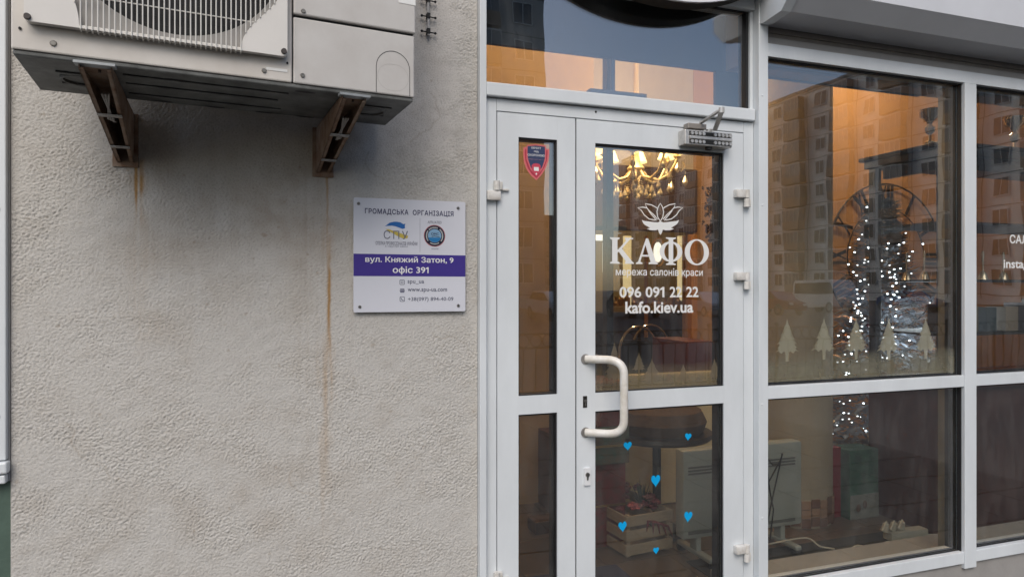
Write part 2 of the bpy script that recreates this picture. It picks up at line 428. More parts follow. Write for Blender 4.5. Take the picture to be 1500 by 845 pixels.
for (x, z, a, n_) in ((.52, 1.40, -95, 60), (-.60, 1.15, -70, 40), (.44, 2.06, 20, 40), (.05, .95, -100, 36), (.30, 2.02, -160, 22)):
    for q in range(n_):
        a += rc.uniform(-28, 28); x += .006*math.cos(R(a)); z += .006*math.sin(R(a))
        i0 = int((z-WZ0)/ST); j0 = int((x-WX0)/ST)
        if 3 < i0 < nz-4 and 3 < j0 < nx-4:
            sl_ = (slice(i0-2, i0+3), slice(j0-2, j0+3)); crack[sl_] = np.maximum(crack[sl_], np.exp(-((X[sl_]-x)**2+(Z[sl_]-z)**2)/(.0022**2)))
chips = fnoise(nz, nx, .035, .03, ST, 21); chips = sstep(2.6, 3.0, chips)
dirt = dirt+crack*.55+chips*.35
for nm, arr in (('dirt', dirt), ('rust', rust), ('smooth', smooth_m), ('relief', h)):
    at = me.attributes.new(nm, 'FLOAT', 'POINT'); at.data.foreach_set('value', arr.ravel().astype(np.float32))
m = bpy.data.materials.new('stucco'); m.use_nodes = True; t = m.node_tree; N = t.nodes; L = t.links; p = N['Principled BSDF']
p.inputs['Roughness'].default_value = .92; p.inputs['Specular IOR Level'].default_value = .25
def attr(nm):
    a = N.new('ShaderNodeAttribute'); a.attribute_name = nm; return a.outputs['Fac']
def mixc(f, A, B, bt='MIX'):
    q = N.new('ShaderNodeMix'); q.data_type = 'RGBA'; q.blend_type = bt
    if isinstance(f, (int, float)): q.inputs[0].default_value = f
    else: L.new(f, q.inputs[0])
    for k, v in ((6, A), (7, B)):
        if isinstance(v, tuple): q.inputs[k].default_value = (*v, 1)
        else: L.new(v, q.inputs[k])
    q.clamp_factor = True
    return q.outputs[2]
tc = N.new('ShaderNodeTexCoord')
n1 = N.new('ShaderNodeTexNoise'); n1.inputs['Scale'].default_value = 130; n1.inputs['Detail'].default_value = 4; L.new(tc.outputs['Object'], n1.inputs['Vector'])
n2 = N.new('ShaderNodeTexNoise'); n2.inputs['Scale'].default_value = 5; n2.inputs['Detail'].default_value = 5; L.new(tc.outputs['Object'], n2.inputs['Vector'])
c = mixc(n1.outputs['Fac'], (.44, .422, .392), (.565, .545, .515))
c = mixc(n2.outputs['Fac'], c, (.51, .495, .472))
c = mixc(attr('smooth'), c, (.585, .56, .53))
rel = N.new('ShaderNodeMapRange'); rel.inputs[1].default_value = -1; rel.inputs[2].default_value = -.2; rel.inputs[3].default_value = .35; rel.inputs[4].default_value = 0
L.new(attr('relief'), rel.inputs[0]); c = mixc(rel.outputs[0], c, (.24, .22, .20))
c = mixc(attr('dirt'), c, (.27, .21, .15))
c = mixc(attr('rust'), c, (.34, .21, .095))
L.new(c, p.inputs['Base Color'])
bp = N.new('ShaderNodeBump'); bp.inputs['Strength'].default_value = .8; bp.inputs['Distance'].default_value = .002
n3 = N.new('ShaderNodeTexNoise'); n3.inputs['Scale'].default_value = 210; n3.inputs['Detail'].default_value = 3; L.new(tc.outputs['Object'], n3.inputs['Vector'])
L.new(n3.outputs['Fac'], bp.inputs['Height']); L.new(bp.outputs[0], p.inputs['Normal'])
STUC = m
swall = thing('stucco_wall', 'rough beige stucco wall with rust streaks below the air conditioner', 'wall', (0, 0, 0))
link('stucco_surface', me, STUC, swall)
PLAIN = mat('plain_render', (.48, .46, .44), .9, noise=.15, nscale=6, bump=.6, bscale=90)
b = NB(); box(b, -.74, .684, .003, .30, -.1, 3.3); box(b, -.739, .683, -.001, .004, -.1, .199); obj('wall_core', b, PLAIN, swall)
GREEN = mat('green_paint', (.075, .12, .095), .6, noise=.25, nscale=9, bump=.5, bscale=80)
gw = thing('neighbour_wall', 'dark green painted wall base under the white metal cladding at the left edge', 'wall', (-2, 0, 0))
b = NB(); box(b, -6, -.741, .006, .3, -.1, .985); obj('green_base', b, GREEN, gw)
b = NB(); box(b, -6, -.741, .0, .3, .986, 3.3); obj('upper_wall', b, PLAIN, gw)
clad = thing('metal_cladding', 'white metal cladding with rivets left of the stucco', 'cladding', (-1, 0, 1))
b = NB(); box(b, -2.2, -.744, -.022, -.001, 1.052, 3.3, .003); obj('cladding_sheet', b, WHITE, clad)
b = NB(); box(b, -2.2, -.738, -.034, -.001, 1.014, 1.049, .006); box(b, -2.2, -.744, -.028, -.001, .985, 1.010, .004); obj('drip_edge', b, WHITE, clad)
for zz in (1.18, 1.78, 2.4):
    b = NB(); ball(b, (-.765, -.022, zz), .008, sc3=(1, .5, 1)); obj('rivet', b, WHITE, clad)

# wall above the shopfront and the rest of the building
bw = thing('facade_upper_wall', 'plain rendered wall above the shopfront', 'wall', (2, 0, 3))
b = NB(); box(b, .686, 8, .09, .30, 2.80, 3.3); box(b, -6, 8, -.001, .30, 3.301, 9); box(b, 4.40, 8, .0, .3, -.1, 2.799); obj('render', b, PLAIN, bw)

# ---------------------------------------------------------------- entrance frame
ef = thing('entrance_frame', 'white entrance frame with tall dark transom window above the doors', 'door frame', (1.28, 0, .15))
b = NB(); box(b, .686, .711, -.03, .10, .0, 2.80, .002); obj('side_post', b, WHITE, ef)
b = NB(); box(b, .712, .7565, -.004, .075, .15, 2.241, .0015); obj('jamb', b, WHITE, ef)
b = NB(); box(b, 1.8345, 1.883, -.004, .075, .15, 2.241, .0015); obj('jamb', b, WHITE, ef)
b = NB(); box(b, .7575, 1.8335, -.004, .075, 2.197, 2.241, .0015); obj('header', b, WHITE, ef)
b = NB(); box(b, .712, 1.878, -.024, .075, 2.245, 2.294, .004); obj('transom_bar', b, WHITE, ef)
b = NB(); box(b, .712, 1.883, -.015, .075, 2.708, 2.80, .003); obj('top_rail', b, WHITE, ef)
b = NB(); box(b, 1.868, 1.883, -.002, .075, 2.297, 2.706, .0015); obj('transom_jamb', b, WHITE, ef)
b = NB(); box(b, .712, 1.883, .0, .30, .0, .148, .004); obj('threshold', b, mat('threshold_stone', (.25, .24, .235), .7, noise=.2, nscale=9), ef)
tp = NB(); box(tp, .7125, 1.867, .022, .030, 2.295, 2.707); obj('transom_pane', tp, GLASS_T, ef)
b = NB(); box(b, .712, .716, .008, .06, 2.296, 2.706); box(b, 1.856, 1.867, .008, .06, 2.296, 2.706); box(b, .717, 1.855, .008, .021, 2.2945, 2.299); box(b, .717, 1.855, .008, .021, 2.702, 2.7065); obj('gasket', b, BLACK, ef)
b = NB(); cyl(b, (1.1556, -.006, 2.226), (1.1556, -.002, 2.226), .004); obj('screw_hole', b, DARK, ef)
# dark board with a cut-out behind the transom
TB = mat('blue_black_board', (.02, .025, .03), .6)
bd = thing('transom_board', 'dark board with a wide cut-out behind the transom glass', 'board', (1.3, .15, 2.3))
xr = Q(1049, 60, .15)[0]
b = NB(); box(b, .72, 3.0, .15, .17, 2.497, 2.80); box(b, xr, 1.97, .15, .17, 2.2, 2.496); obj('board', b, TB, bd)
x0 = Q(896, 100, .148)[0]
b = NB(); box(b, x0, x0+.017, .15, .165, 2.36, 2.4965); x1 = Q(862, 132, .14)[0]; x2 = Q(944, 138, .14)[0]; box(b, x1, x2, .12, .16, 2.325, 2.355); obj('bracket', b, mat('grey_board_bracket', (.10, .12, .15), .5), bd)

# ---------------------------------------------------------------- door leaves
def leaf(root, X0, X1, gx0, gx1, zt, zg, zm0, zm1, zb, zbot):
    """stiles and rails, two panes with gaskets, dark inner side"""
    fy0, fy1 = -.004, .026
    for a, c in ((X0, gx0), (gx1, X1)):
        b = NB(); box(b, a, c, fy0, fy1, zbot, zt); obj('stile', b, WHITE, root)
    for a, c in ((zg, zt), (zm1, zm0), (zbot, zb)):
        b = NB(); box(b, gx0+.0001, gx1-.0001, fy0+.0001, fy1, a, c); obj('rail', b, WHITE, root)
    # inner dark half of the profile, one piece
    b = NB()
    for a, c in ((X0+.004, gx0-.004), (gx1-.001, X1-.004)): box(b, a, c, .0265, .075, zbot, zt)
    for a, c in ((zg-.001, zt), (zm1-.001, zm0+.001), (zbot, zb)): box(b, gx0-.0035, gx1-.0015, .027, .0745, a, c)
    obj('inner_frame', b, ANTH, root)
    out = []
    for a, c in ((zm0, zg), (zb, zm1)):
        b = NB(); box(b, gx0+.001, gx1-.001, .012, .018, a+.001, c-.001); pn = obj('glass_pane', b, GLASS, root); out.append(pn)
        b = NB(); g = .0045
        box(b, gx0, gx0+g, .002, .0115, a, c); box(b, gx1-g, gx1, .002, .0115, a, c)
        box(b, gx0+g, gx1-g, .002, .0115, a, a+g); box(b, gx0+g, gx1-g, .002, .0115, c-g*1.5, c)
        box(b, gx1-.013, gx1-.001, .019, .026, a, c); box(b, gx0+.001, gx0+.005, .019, .026, a, c)
        obj('gasket', b, BLACK, root)
    return out
nl = thing('narrow_door_leaf', 'narrow white door leaf carrying a red and navy shield sticker', 'door', (.7595, 0, .155))
nps = leaf(nl, .7595, 1.0695, .8414, .996, 2.1935, 2.1075, 1.1535, 1.085, .26, .156)
ml = thing('main_door_leaf', 'wide white glazed door with white lotus logo and bent pull handle', 'door', (1.8315, 0, .155))
mps = leaf(ml, 1.0755, 1.8315, 1.1535, 1.7365, 2.1935, 2.1065, 1.150, 1.0795, .26, .156)
b = NB(); box(b, 1.0697, 1.0753, .006, .07, .156, 2.193); obj('seal', b, BLACK, ml)
# pull handle
pts = []
zt, zb_ = 1.2815, 1.0025
xa, xb, yb = 1.1127, 1.228, -.095
def arc(p0, pc, p1, n=7):
    p0, pc, p1 = map(Vector, (p0, pc, p1)); return [p0*(1-t)**2+pc*2*t*(1-t)+p1*t*t for t in [i/n for i in range(n+1)]]
d = Vector((xb-xa, yb, 0)); e = Vector((xa, -.004, zt)); 
pts = [Vector((xa, -.004, zt)), Vector((xa, -.004, zt))+d*.30] + arc(Vector((xa, 0, zt))+d*.55, (xb, yb, zt), (xb, yb, zt-.055)) \
    + arc((xb, yb, zb_+.055), (xb, yb, zb_), Vector((xa, 0, zb_))+d*.55) + [Vector((xa, -.004, zb_))+d*.30, Vector((xa, -.004, zb_))]
b = NB(); tube(b, pts, .0155, 16); ph = obj('pull_handle', b, mat('handle_enamel', (.74, .72, .69), .3, noise=.22, nscale=22, dirt=(.58, .54, .47), coat=.2), ml, smooth=True)
for zz in (zt, zb_):
    b = NB(); cyl(b, (xa, -.0041, zz), (xa, -.009, zz), .0195, .019, 18); obj('mount_ring', b, GALV, ph, smooth=True)
b = NB(); box(b, 1.1015, 1.1185, -.0065, -.0035, 1.097, 1.141, .001); lk = obj('upper_lock', b, mat('dark_lock', (.06, .055, .05), .4, metal=.7), ml)
b = NB(); cyl(b, (1.1105, -.0066, 1.122), (1.1105, -.012, 1.122), .0065, .006, 14); box(b, 1.1082, 1.1128, -.0115, -.0066, 1.104, 1.118, .001); obj('lock_cylinder', b, STEEL, lk)
b = NB(); sheet(b, [rrect(1.1045, 1.1300, .802, .868, .003)], -.0042, .008); es = obj('escutcheon', b, mat('white_escutcheon', (.75, .76, .77), .3), ml)
b = NB(); cyl(b, (1.1172, -.0123, .843), (1.1172, -.0165, .843), .0085, .008, 16); box(b, 1.1138, 1.1206, -.0160, -.0123, .822, .838, .002); obj('lock_cylinder', b, STEEL, es)
b = NB(); box(b, 1.1166, 1.1178, -.0172, -.0166, .832, .846); obj('key_slot', b, DARK, es)
def hinge(root, x, z, flip=1):
    g = NB(); box(g, min(x, x-flip*.045), max(x, x-flip*.045), -.030, -.004, z-.001, z+.032, .003)
    cyl(g, (x+flip*.010, -.020, z-.001), (x+flip*.010, -.020, z+.032), .012, seg=14); hg = obj('hinge', g, WHITE2, root, smooth=True)
    g = NB(); cyl(g, (x+flip*.010, -.020, z-.038), (x+flip*.010, -.020, z-.004), .0125, seg=14); box(g, min(x+flip*.010, x+flip*.03), max(x+flip*.010, x+flip*.03), -.022, -.004, z-.038, z-.004, .002); obj('hinge_knuckle', g, WHITE2, hg, smooth=True)
for zz in (1.925, 1.585, .46): hinge(ml, 1.828, zz)
def hinge_n(root, x, z):
    g = NB(); cyl(g, (x-.004, -.018, z), (x-.004, -.018, z+.034), .012, seg=14); box(g, x-.004, x+.045, -.014, -.004, z+.001, z+.008, .001); box(g, x, x+.018, -.022, -.004, z+.002, z+.032, .003); hg = obj('hinge', g, WHITE2, root, smooth=True)
    g = NB(); box(g, x-.042, x+.010, -.026, -.004, z-.036, z-.002, .003); obj('hinge_knuckle', g, WHITE2, hg, smooth=True)
for zz in (1.905, .49): hinge_n(nl, .757, zz)
# door closer on the main leaf
X0, X1 = 1.520, 1.742; Y0, Y1 = -.052, -.0045; Z0, Z1 = 2.118, 2.178
b = NB(); box(b, X0, X1, Y0, Y1, Z0, Z1, .004); dc = obj('door_closer', b, CHROME, ml)
b = NB(); box(b, X0+.02, X1-.004, Y0-.001, Y0+.004, Z1-.022, Z1-.006); box(b, X0+.02, X1-.004, Y0-.001, Y0+.004, Z0+.006, Z0+.022); obj('recess', b, DARK, dc)
for k in range(11):
    if k in (4, 5): continue
    for zz in (Z0+.014, Z1-.014):
        b = NB(); x = X0+.032+k*.018; cyl(b, (x, Y0-.0012, zz), (x, Y0-.005, zz), .0075, .0068, 10); obj('screw_cup', b, CHROME, dc)
b = NB(); box(b, X0+.02, X1-.002, Y0-.006, Y0, (Z0+Z1)/2-.006, (Z0+Z1)/2+.006, .002); obj('ridge', b, CHROME, dc)
b = NB(); cyl(b, (X0+.125, -.03, Z0-.010), (X0+.125, -.03, Z0+.001), .014, seg=14); obj('spindle_cap', b, DARK, dc)
b = NB(); cyl(b, (X0+.128, -.03, Z1), (X0+.128, -.03, Z1+.012), .012, seg=12); pj = Vector((1.672, -.120, Z1+.062)); p1 = Vector((X0+.128, -.03, Z1+.010))
def bar(b, p, q, w_, th):
    p, q = Vector(p), Vector(q); t = (q-p).normalized(); s = t.cross(Vector((0, 0, 1))).normalized(); u = s.cross(t)
    vs = [b.verts.new(c0+s*sx*w_/2+u*sz*th/2) for c0 in (p, q) for sx, sz in ((-1, -1), (1, -1), (1, 1), (-1, 1))]
    for f in ((0, 1, 2, 3), (7, 6, 5, 4), (0, 4, 5, 1), (1, 5, 6, 2), (2, 6, 7, 3), (3, 7, 4, 0)): b.faces.new([vs[i] for i in f])
pj = Vector((*(lambda q: (q[0], -.16))(Q(1057, 163, -.16)), Q(1057, 163, -.16)[1]))
p1 = Vector((Q(1047, 188, -.03)[0], -.03, Z1+.012)); p2 = Vector((Q(1026, 180, -.03)[0], -.03, Q(1026, 180, -.03)[1]))
bar(b, p1, pj, .018, .007); obj('closer_arm', b, CHROME, dc)
b = NB(); bar(b, pj+Vector((0, 0, .008)), p2, .014, .007); cyl(b, pj-Vector((0, 0, .006)), pj+Vector((0, 0, .014)), .011, seg=12); obj('closer_arm', b, CHROME, dc)
b = NB(); q0 = Q(1006, 188, -.03); q1 = Q(1033, 181, -.03); box(b, q0[0], q1[0], -.040, -.005, 2.186, 2.208, .003); tag(obj('closer_shoe', b, mat('closer_shoe_metal', (.33, .30, .27), .5, metal=.5), ef))

# ---- decals on the main door
GY = .0118
up, lo = mps
wy = GY-.0004
# lotus
def LP(x, y, dy=0): return Q(850+x*.2368, 280+y*.2368, wy)
b = NB()
def strokes(b, P, w_, dy): stroke(b, [LP(*p) for p in P], w_, wy-dy)
petals = [[(495, 185), (480, 160), (474, 125), (482, 95), (495, 74), (508, 95), (516, 125), (510, 160), (495, 185)],
          [(478, 172), (455, 145), (425, 118), (410, 100), (402, 76), (440, 83), (468, 98), (478, 106)],
          [(462, 178), (425, 170), (395, 145), (378, 118), (355, 101), (385, 97), (413, 102)],
          [(470, 180), (456, 160), (438, 140), (422, 118)]]
k = 0
for i, P in enumerate(petals):
    strokes(b, P, .0038, k*.00008); k += 1
    if i: strokes(b, [(990-x, y) for x, y in P], .0038, k*.00008); k += 1
base = [(380, 176), (395, 183), (425, 186), (455, 190), (478, 192), (495, 184)]
low = [(495, 270), (486, 255), (480, 236), (462, 241), (435, 240), (411, 231), (430, 226), (418, 218), (400, 208), (388, 196)]
loop = base + [(990-x, y) for x, y in base[-2::-1]] + [(990-x, y) for x, y in low[::-1][:-1]] + low
sheet(b, [[LP(*p) for p in loop]], wy-.0012); obj('lotus_logo', b, WINK, up)
# КАФО in a serif hand, letter by letter
def glyph(ch, x0, x1, z0, z1):
    b = NB(); W = x1-x0; H = z1-z0
    T = lambda L_: [(x0+u*W, z0+v*H) for u, v in L_]
    Y = wy
    if ch == 'К':
        sheet(b, [T([(0, 0), (.40, 0), (.40, .05), (.31, .09), (.31, .42), (.36, .46), (.66, .10), (.62, .05), (.62, 0), (1, 0), (1, .05), (.92, .10), (.50, .58), (.76, .86), (.84, .95), (.97, .95), (.97, 1), (.62, 1), (.62, .95), (.68, .90), (.36, .56), (.31, .54), (.31, .91), (.40, .95), (.40, 1), (0, 1), (0, .95), (.09, .91), (.09, .09), (0, .05)])], Y)
    if ch == 'А':
        sheet(b, [T([(0, 0), (.30, 0), (.30, .05), (.20, .09), (.27, .29), (.60, .29), (.67, .09), (.58, .05), (.58, 0), (1, 0), (1, .05), (.92, .09), (.56, 1), (.46, 1), (.10, .09), (0, .05)]), T([(.30, .36), (.57, .36), (.435, .74)])], Y)
    if ch == 'Ф':
        sx0, sx1 = .40, .60
        sheet(b, [T([(.28, -.02), (.72, -.02), (.72, .02), (.60, .06), (.60, .98), (.72, 1.02), (.72, 1.06), (.28, 1.06), (.28, 1.02), (.40, .98), (.40, .06), (.28, .02)])], Y)
        for sg in (-1, 1):
            n = 18; out = [(.5+sg*(.5*math.sin(math.pi*i/n)) if .5*math.sin(math.pi*i/n) > .1 else .5+sg*.1, .5+.40*math.cos(math.pi*i/n)) for i in range(n+1)]
            inn = [(.5+sg*max(.1, .29*math.sin(math.pi*i/n)), .5+.34*math.cos(math.pi*i/n)) for i in range(n, -1, -1)]
            out = [p for p in out]; sheet(b, [T(out+inn)], Y-.0002)
    if ch == 'О':
        sheet(b, [T(ell(.5, .5, .5, .52, 40)), T(ell(.5, .5, .29, .46, 40))], Y)
    return b
lt = thing  # readability only
zt_, zb2 = Q(960, 349, wy)[1], Q(960, 386.5, wy)[1]
for ch, a, c in (('К', 893.5, 928.5), ('А', 931.5, 963.5), ('Ф', 966, 999.5), ('О', 1003, 1038.5)):
    x0, x1 = Q(a, 365, wy)[0], Q(c, 365, wy)[0]
    obj('letter', glyph(ch, x0, x1, zb2, zt_), WINK, up)
textp('slogan_lettering', 'sub', (902, 391.5), (1029.5, 406.5), wy, WINK, up)
textp('phone_lettering', 'num', (907.5, 419.3), (973.2, 435.2), wy, WINK, up); textp('phone_lettering', 'num2', (981, 419.3), (999, 434.8), wy, WINK, up); textp('phone_lettering', 'num2', (1005.2, 419.3), (1023.2, 434.6), wy, WINK, up)
textp('website_lettering', 'url', (916, 441), (1015.5, 457.5), wy, WINK, up)
def heart(cx, cz, w_, h_, tilt):
    P = []
    for i in range(36):
        t_ = 2*math.pi*i/36; x = math.sin(t_)**3; z = (13*math.cos(t_)-5*math.cos(2*t_)-2*math.cos(3*t_)-math.cos(4*t_))/16
        x, z = x*w_/2, (z+.1)*h_/2
        P.append((cx+x*math.cos(tilt)-z*math.sin(tilt), cz+x*math.sin(tilt)+z*math.cos(tilt)))
    return P
for px, py, w_, h_, tl in ((919.5, 652.5, .036, .038, .05), (1008, 639, .030, .034, -.10), (960.5, 703.5, .041, .054, 0), (912, 770.5, .036, .047, .05), (1008, 756, .038, .050, -.12), (961, 805.5, .026, .031, 0)):
    cx, cz = Q(px, py, wy); b = NB(); sheet(b, [heart(cx, cz, w_, h_, tl)], wy); obj('heart_sticker', b, BLUE, lo)
def firtree(cx, zb, zt, wd, seed=0, n=6):
    rr = random.Random(seed); P = []; Lf = []; H = zt-zb; zf = zb+H*.22
    for s in (1, -1):
        S = [(cx+s*.006*H/.18, zt-H*.13)]
        for i in range(n):
            f1 = (i+1)/n; f0 = i/n
            z = zt-H*.13-(zt-H*.13-zf)*f1
            S.append((cx+s*(wd/2*(.12+.88*f1)*rr.uniform(.88, 1.08)), z-rr.uniform(.0, .06)*H*.2))
            if i < n-1: W_ = wd/2*(.16+.84*f1); S.append((cx+s*W_*.80, z+H*.012)); S.append((cx+s*W_*.72, z-H*.026)); S.append((cx+s*W_*.60, z+H*.006)); S.append((cx+s*W_*.48, z+H*.03))
            # jagged underside teeth
        S.append((cx+s*wd*.33, zf+H*.03)); S.append((cx+s*wd*.22, zf-H*.035)); S.append((cx+s*wd*.12, zf+H*.02)); S.append((cx+s*.07*wd, zf-.01*H))
        S.append((cx+s*.055*wd, zb)); Lf.append(S)
    return [(cx, zt)]+Lf[0]+Lf[1][::-1]
wyi = .0186
for i, (px, pt, pb, wpx) in enumerate(((900, 500, 575, 34), (936, 515, 548, 22), (955, 524, 570, 34), (980, 543, 572, 16), (1001, 532, 571, 24), (1024, 549, 570, 16), (1047, 524, 569, 26))):
    cx, zt_ = Q(px, pt, wyi); zb3 = max(Q(px, pb, wyi)[1], 1.158); b = NB(); sheet(b, [firtree(cx, zb3, zt_, wpx*.00255*1.15, i, 5)], wyi+.0002*i); obj('fir_stencil', b, SNOWDOOR, up)
b = NB(); box(b, 1.16, 1.722, .0205, .0207, 1.153, 1.25); obj('snow_stencil', b, SNOWDOOR2, up)
# shield sticker on the narrow leaf
def SP(x, y): return Q(740+x*.1065, 190+y*.1065, wy)
RED = mat('shield_pink', (.62, .15, .16), .45); DRED = mat('shield_red', (.42, .03, .06), .45); NAVY = mat('shield_navy', (.035, .05, .12), .45)
sh = NB(); sheet(sh, [[SP(*q) for q in ((252, 240), (292, 236), (298, 206), (420, 196), (556, 214), (562, 255), (606, 264), (606, 330), (596, 420), (560, 520), (500, 620), (430, 692), (350, 625), (290, 535), (256, 430), (248, 320))]], wy)
sho = obj('shield_sticker', sh, RED, nps[0])
sh = NB(); sheet(sh, [[SP(*q) for q in ((275, 262), (292, 262), (292, 400), (345, 540), (430, 640), (510, 545), (560, 420), (565, 280), (582, 280), (582, 330), (572, 420), (540, 510), (485, 605), (430, 662), (365, 605), (310, 520), (278, 420), (268, 320))]], wy-.0003); obj('red_edge', sh, DRED, sho)
sh = NB(); sheet(sh, [[SP(*q) for q in ((308, 226), (420, 216), (545, 232), (548, 300), (545, 400), (510, 510), (430, 608), (350, 510), (312, 400), (305, 300))]], wy-.0005); obj('navy_field', sh, NAVY, sho)
sh = NB(); sheet(sh, [[SP(*q) for q in ((362, 490), (385, 466), (425, 460), (470, 470), (488, 500), (480, 570), (430, 650), (375, 570))]], wy-.0007); obj('badge', sh, mat('badge_red', (.55, .06, .10), .45), sho)
sh = NB(); sheet(sh, [[SP(*q) for q in ((393, 510), (460, 514), (462, 567), (395, 562))]], wy-.0009); sheet(sh, [[SP(*q) for q in ((428, 588), (440, 606), (428, 622), (415, 606))]], wy-.0009); obj('badge_mark', sh, WINK, sho)
for nm, ky, a, c in (('shield_lettering', 'ob', (358, 232), (492, 268)), ('shield_lettering', 'pid', (396, 280), (458, 316)), ('shield_lettering', 'oh', (308, 326), (542, 372)), ('shield_lettering', 'shn', (315, 396), (540, 420))):
    (xa_, za_), (xb_, zb4) = SP(*a), SP(*c); text(nm, ky, xa_, xb_, zb4, za_, wy-.0008, WINK if ky != 'shn' else mat('pale_red_ink', (.6, .3, .3), .5), sho)

# ---------------------------------------------------------------- shop window
sw = thing('shop_window', 'large white framed shop window with spray-snow fir trees and Christmas display', 'window', (3.0, 0, .26))
def fbox(nm, a, c, y0, y1, z0, z1, m_=WHITE, bev=.002):
    b = NB(); box(b, a, c, y0, y1, z0, z1, bev); return obj(nm, b, m_, sw)
fbox('side_post', 1.8848, 1.9315, -.037, .06, .0, 2.80)
fbox('top_rail', 1.932, 4.40, -.035, .06, 2.515, 2.570)
fbox('mullion', 3.053, 3.1285, -.037, .06, .235, 2.5145)
fbox('end_post', 4.33, 4.40, -.036, .06, .235, 2.5145)
for a, c in ((1.932, 3.0525), (3.129, 4.3295)):
    fbox('mid_rail', a, c, -.034, .06, 1.089, 1.142); fbox('bottom_rail', a, c, -.034, .06, .259, .313)
b = NB(); box(b, 1.932, 4.40, -.012, .06, 2.5705, 2.607, .002); obj('lip', b, mat('grey_lip', (.42, .40, .385), .5, noise=.1, nscale=12), sw)
b = NB()
for k in range(5): box(b, 1.932, 4.40, .012, .07, 2.6075+k*.028, 2.634+k*.028, .003)
obj('shutter_slats', b, mat('shutter_grey', (.32, .30, .285), .5, noise=.15, nscale=10), sw)
wp = []
for (a, c) in ((1.932, 3.0525), (3.129, 4.3295)):
    for (z0, z1) in ((1.1425, 2.5145), (.3135, 1.0885)):
        b = NB(); box(b, a+.001, c-.001, .000, .006, z0, z1); wp.append(obj('glass_pane', b, GLASS, sw))
        b = NB(); g = .005
        box(b, a, a+g*.6, -.010, -.001, z0, z1); box(b, c-g, c, -.020, -.001, z0, z1); box(b, a+g*.6, c-g, -.010, -.001, z0, z0+g*.6); box(b, a+g*.6, c-g, -.014, -.001, z1-g*1.4, z1)
        box(b, a, a+.008, .0065, .012, z0, z1); box(b, c-.010, c, .0065, .058, z0, z1); box(b, a+.008, c-.010, .0065, .012, z0, z0+.010)
        obj('gasket', b, BLACK, sw)
# inner olive side of the frame
b = NB(); box(b, 3.10, 3.17, .0601, .14, .25, 2.60); obj('inner_post', b, OLIVE, sw)
b = NB(); box(b, 1.86, 4.45, .0601, .16, 2.50, 2.8); obj('inner_header', b, mat('brown_header', (.34, .19, .07), .6), sw)
for zz in (1.895, 1.07, 2.35, .6):
    b = NB(); ball(b, (1.902, -.037, zz), .0055, 8, 5, (1, .4, 1)); obj('screw_cap', b, WHITE, sw)
sillm = mat('plinth_render', (.33, .315, .30), .85, noise=.18, nscale=6, bump=.4, bscale=70)
b = NB(); box(b, 1.885, 4.40, -.02, .3, -.1, .2585); pl_ = obj('plinth', b, sillm); tag(pl_, 'grey rendered plinth under the shop window', 'plinth')
# fir stencils and snow on the upper left pane (inside face)
SY = .0066
b = NB(); box(b, 1.94, 3.04, SY, SY+.0002, 1.146, 1.30); obj('snow_drift', b, SNOWBAND, wp[0])
for i, (px, pt, pb, wpx) in enumerate(((1153, 466, 529, 39), (1207, 464, 526, 36), (1254, 464, 526, 36), (1302, 464, 527, 34), (1356, 464, 525, 35))):
    cx, zt_ = Q(px, pt, SY); zb3 = Q(px, pb, SY)[1]; b = NB(); wd = Q(px+wpx/2, pt, SY)[0]-Q(px-wpx/2, pt, SY)[0]
    sheet(b, [firtree(cx, zb3, zt_, wd, 20+i, 7)], SY-.0002); obj('fir_stencil', b, SNOWTREE, wp[0])
x0, zt_ = Q(1479, 343, -.001); _, zb3 = Q(1479, 356, -.001)
text('window_lettering', 'sal', x0, x0+.215, zb3, zt_, -.0012, WINK, wp[2])
x0, zt_ = Q(1470, 380, -.001); _, zb3 = Q(1470, 396, -.001)
text('window_lettering', 'inst', x0, x0+.29, zb3, zt_, -.0012, WINK, wp[2])

# ---------------------------------------------------------------- roller shutter box
rb = thing('shutter_box', 'long white roller shutter box mounted above the shop window', 'shutter box', (3.0, 0, 2.655))
BOXW = mat('shutter_box_paint', (.62, .63, .66), .35, noise=.06, nscale=4)
prof = [(-.04, 2.655), (-.158, 2.655), (-.224, 2.721), (-.224, 2.98), (-.0, 2.98), (-.0, 2.655)]
def xprism(bm, x0, x1, prof):
    a = [bm.verts.new((x0, y, z)) for y, z in prof]; c2 = [bm.verts.new((x1, y, z)) for y, z in prof]; n = len(prof)
    bm.faces.new(a); bm.faces.new(c2[::-1])
    for i in range(n): bm.faces.new((a[i], c2[i], c2[(i+1) % n], a[(i+1) % n]))
    bmesh.ops.recalc_face_normals(bm, faces=bm.faces); return bm
b = NB(); xprism(b, 1.935, 4.42, prof); obj('box_shell', b, BOXW, rb)
pe = [(.0, 2.648), (-.06, 2.640), (-.164, 2.650), (-.231, 2.717), (-.231, 2.986), (0, 2.986)]
b = NB(); xprism(b, 1.889, 1.934, pe); obj('end_cap', b, WHITE, rb)
b = NB(); xprism(b, 4.421, 4.45, pe); obj('end_cap', b, WHITE, rb)

# ---------------------------------------------------------------- round light box sign
cx, cz, rr_ = 1.434, 3.495, .845
ds = thing('round_sign', 'big round light box sign, its dark rim hanging over the transom', 'sign', (cx, -.1, 2.65))
RIM = mat('sign_rim_dark', (.028, .024, .019), .55, noise=.3, nscale=14)
b = NB(); cyl(b, (cx, -.030, cz), (cx, -.106, cz), rr_, seg=96); obj('rim', b, RIM, ds, smooth=True)
b = NB(); cyl(b, (cx, -.1061, cz), (cx, -.118, cz), rr_+.003, seg=96); obj('sign_face', b, mat('sign_face_white', (.75, .76, .78), .3), ds, smooth=True)
for q in (-.4, .37): b = NB(); box(b, cx+q, cx+q+.03, -.030, .09, 3.0, 3.04); obj('wall_arm', b, RIM, ds)

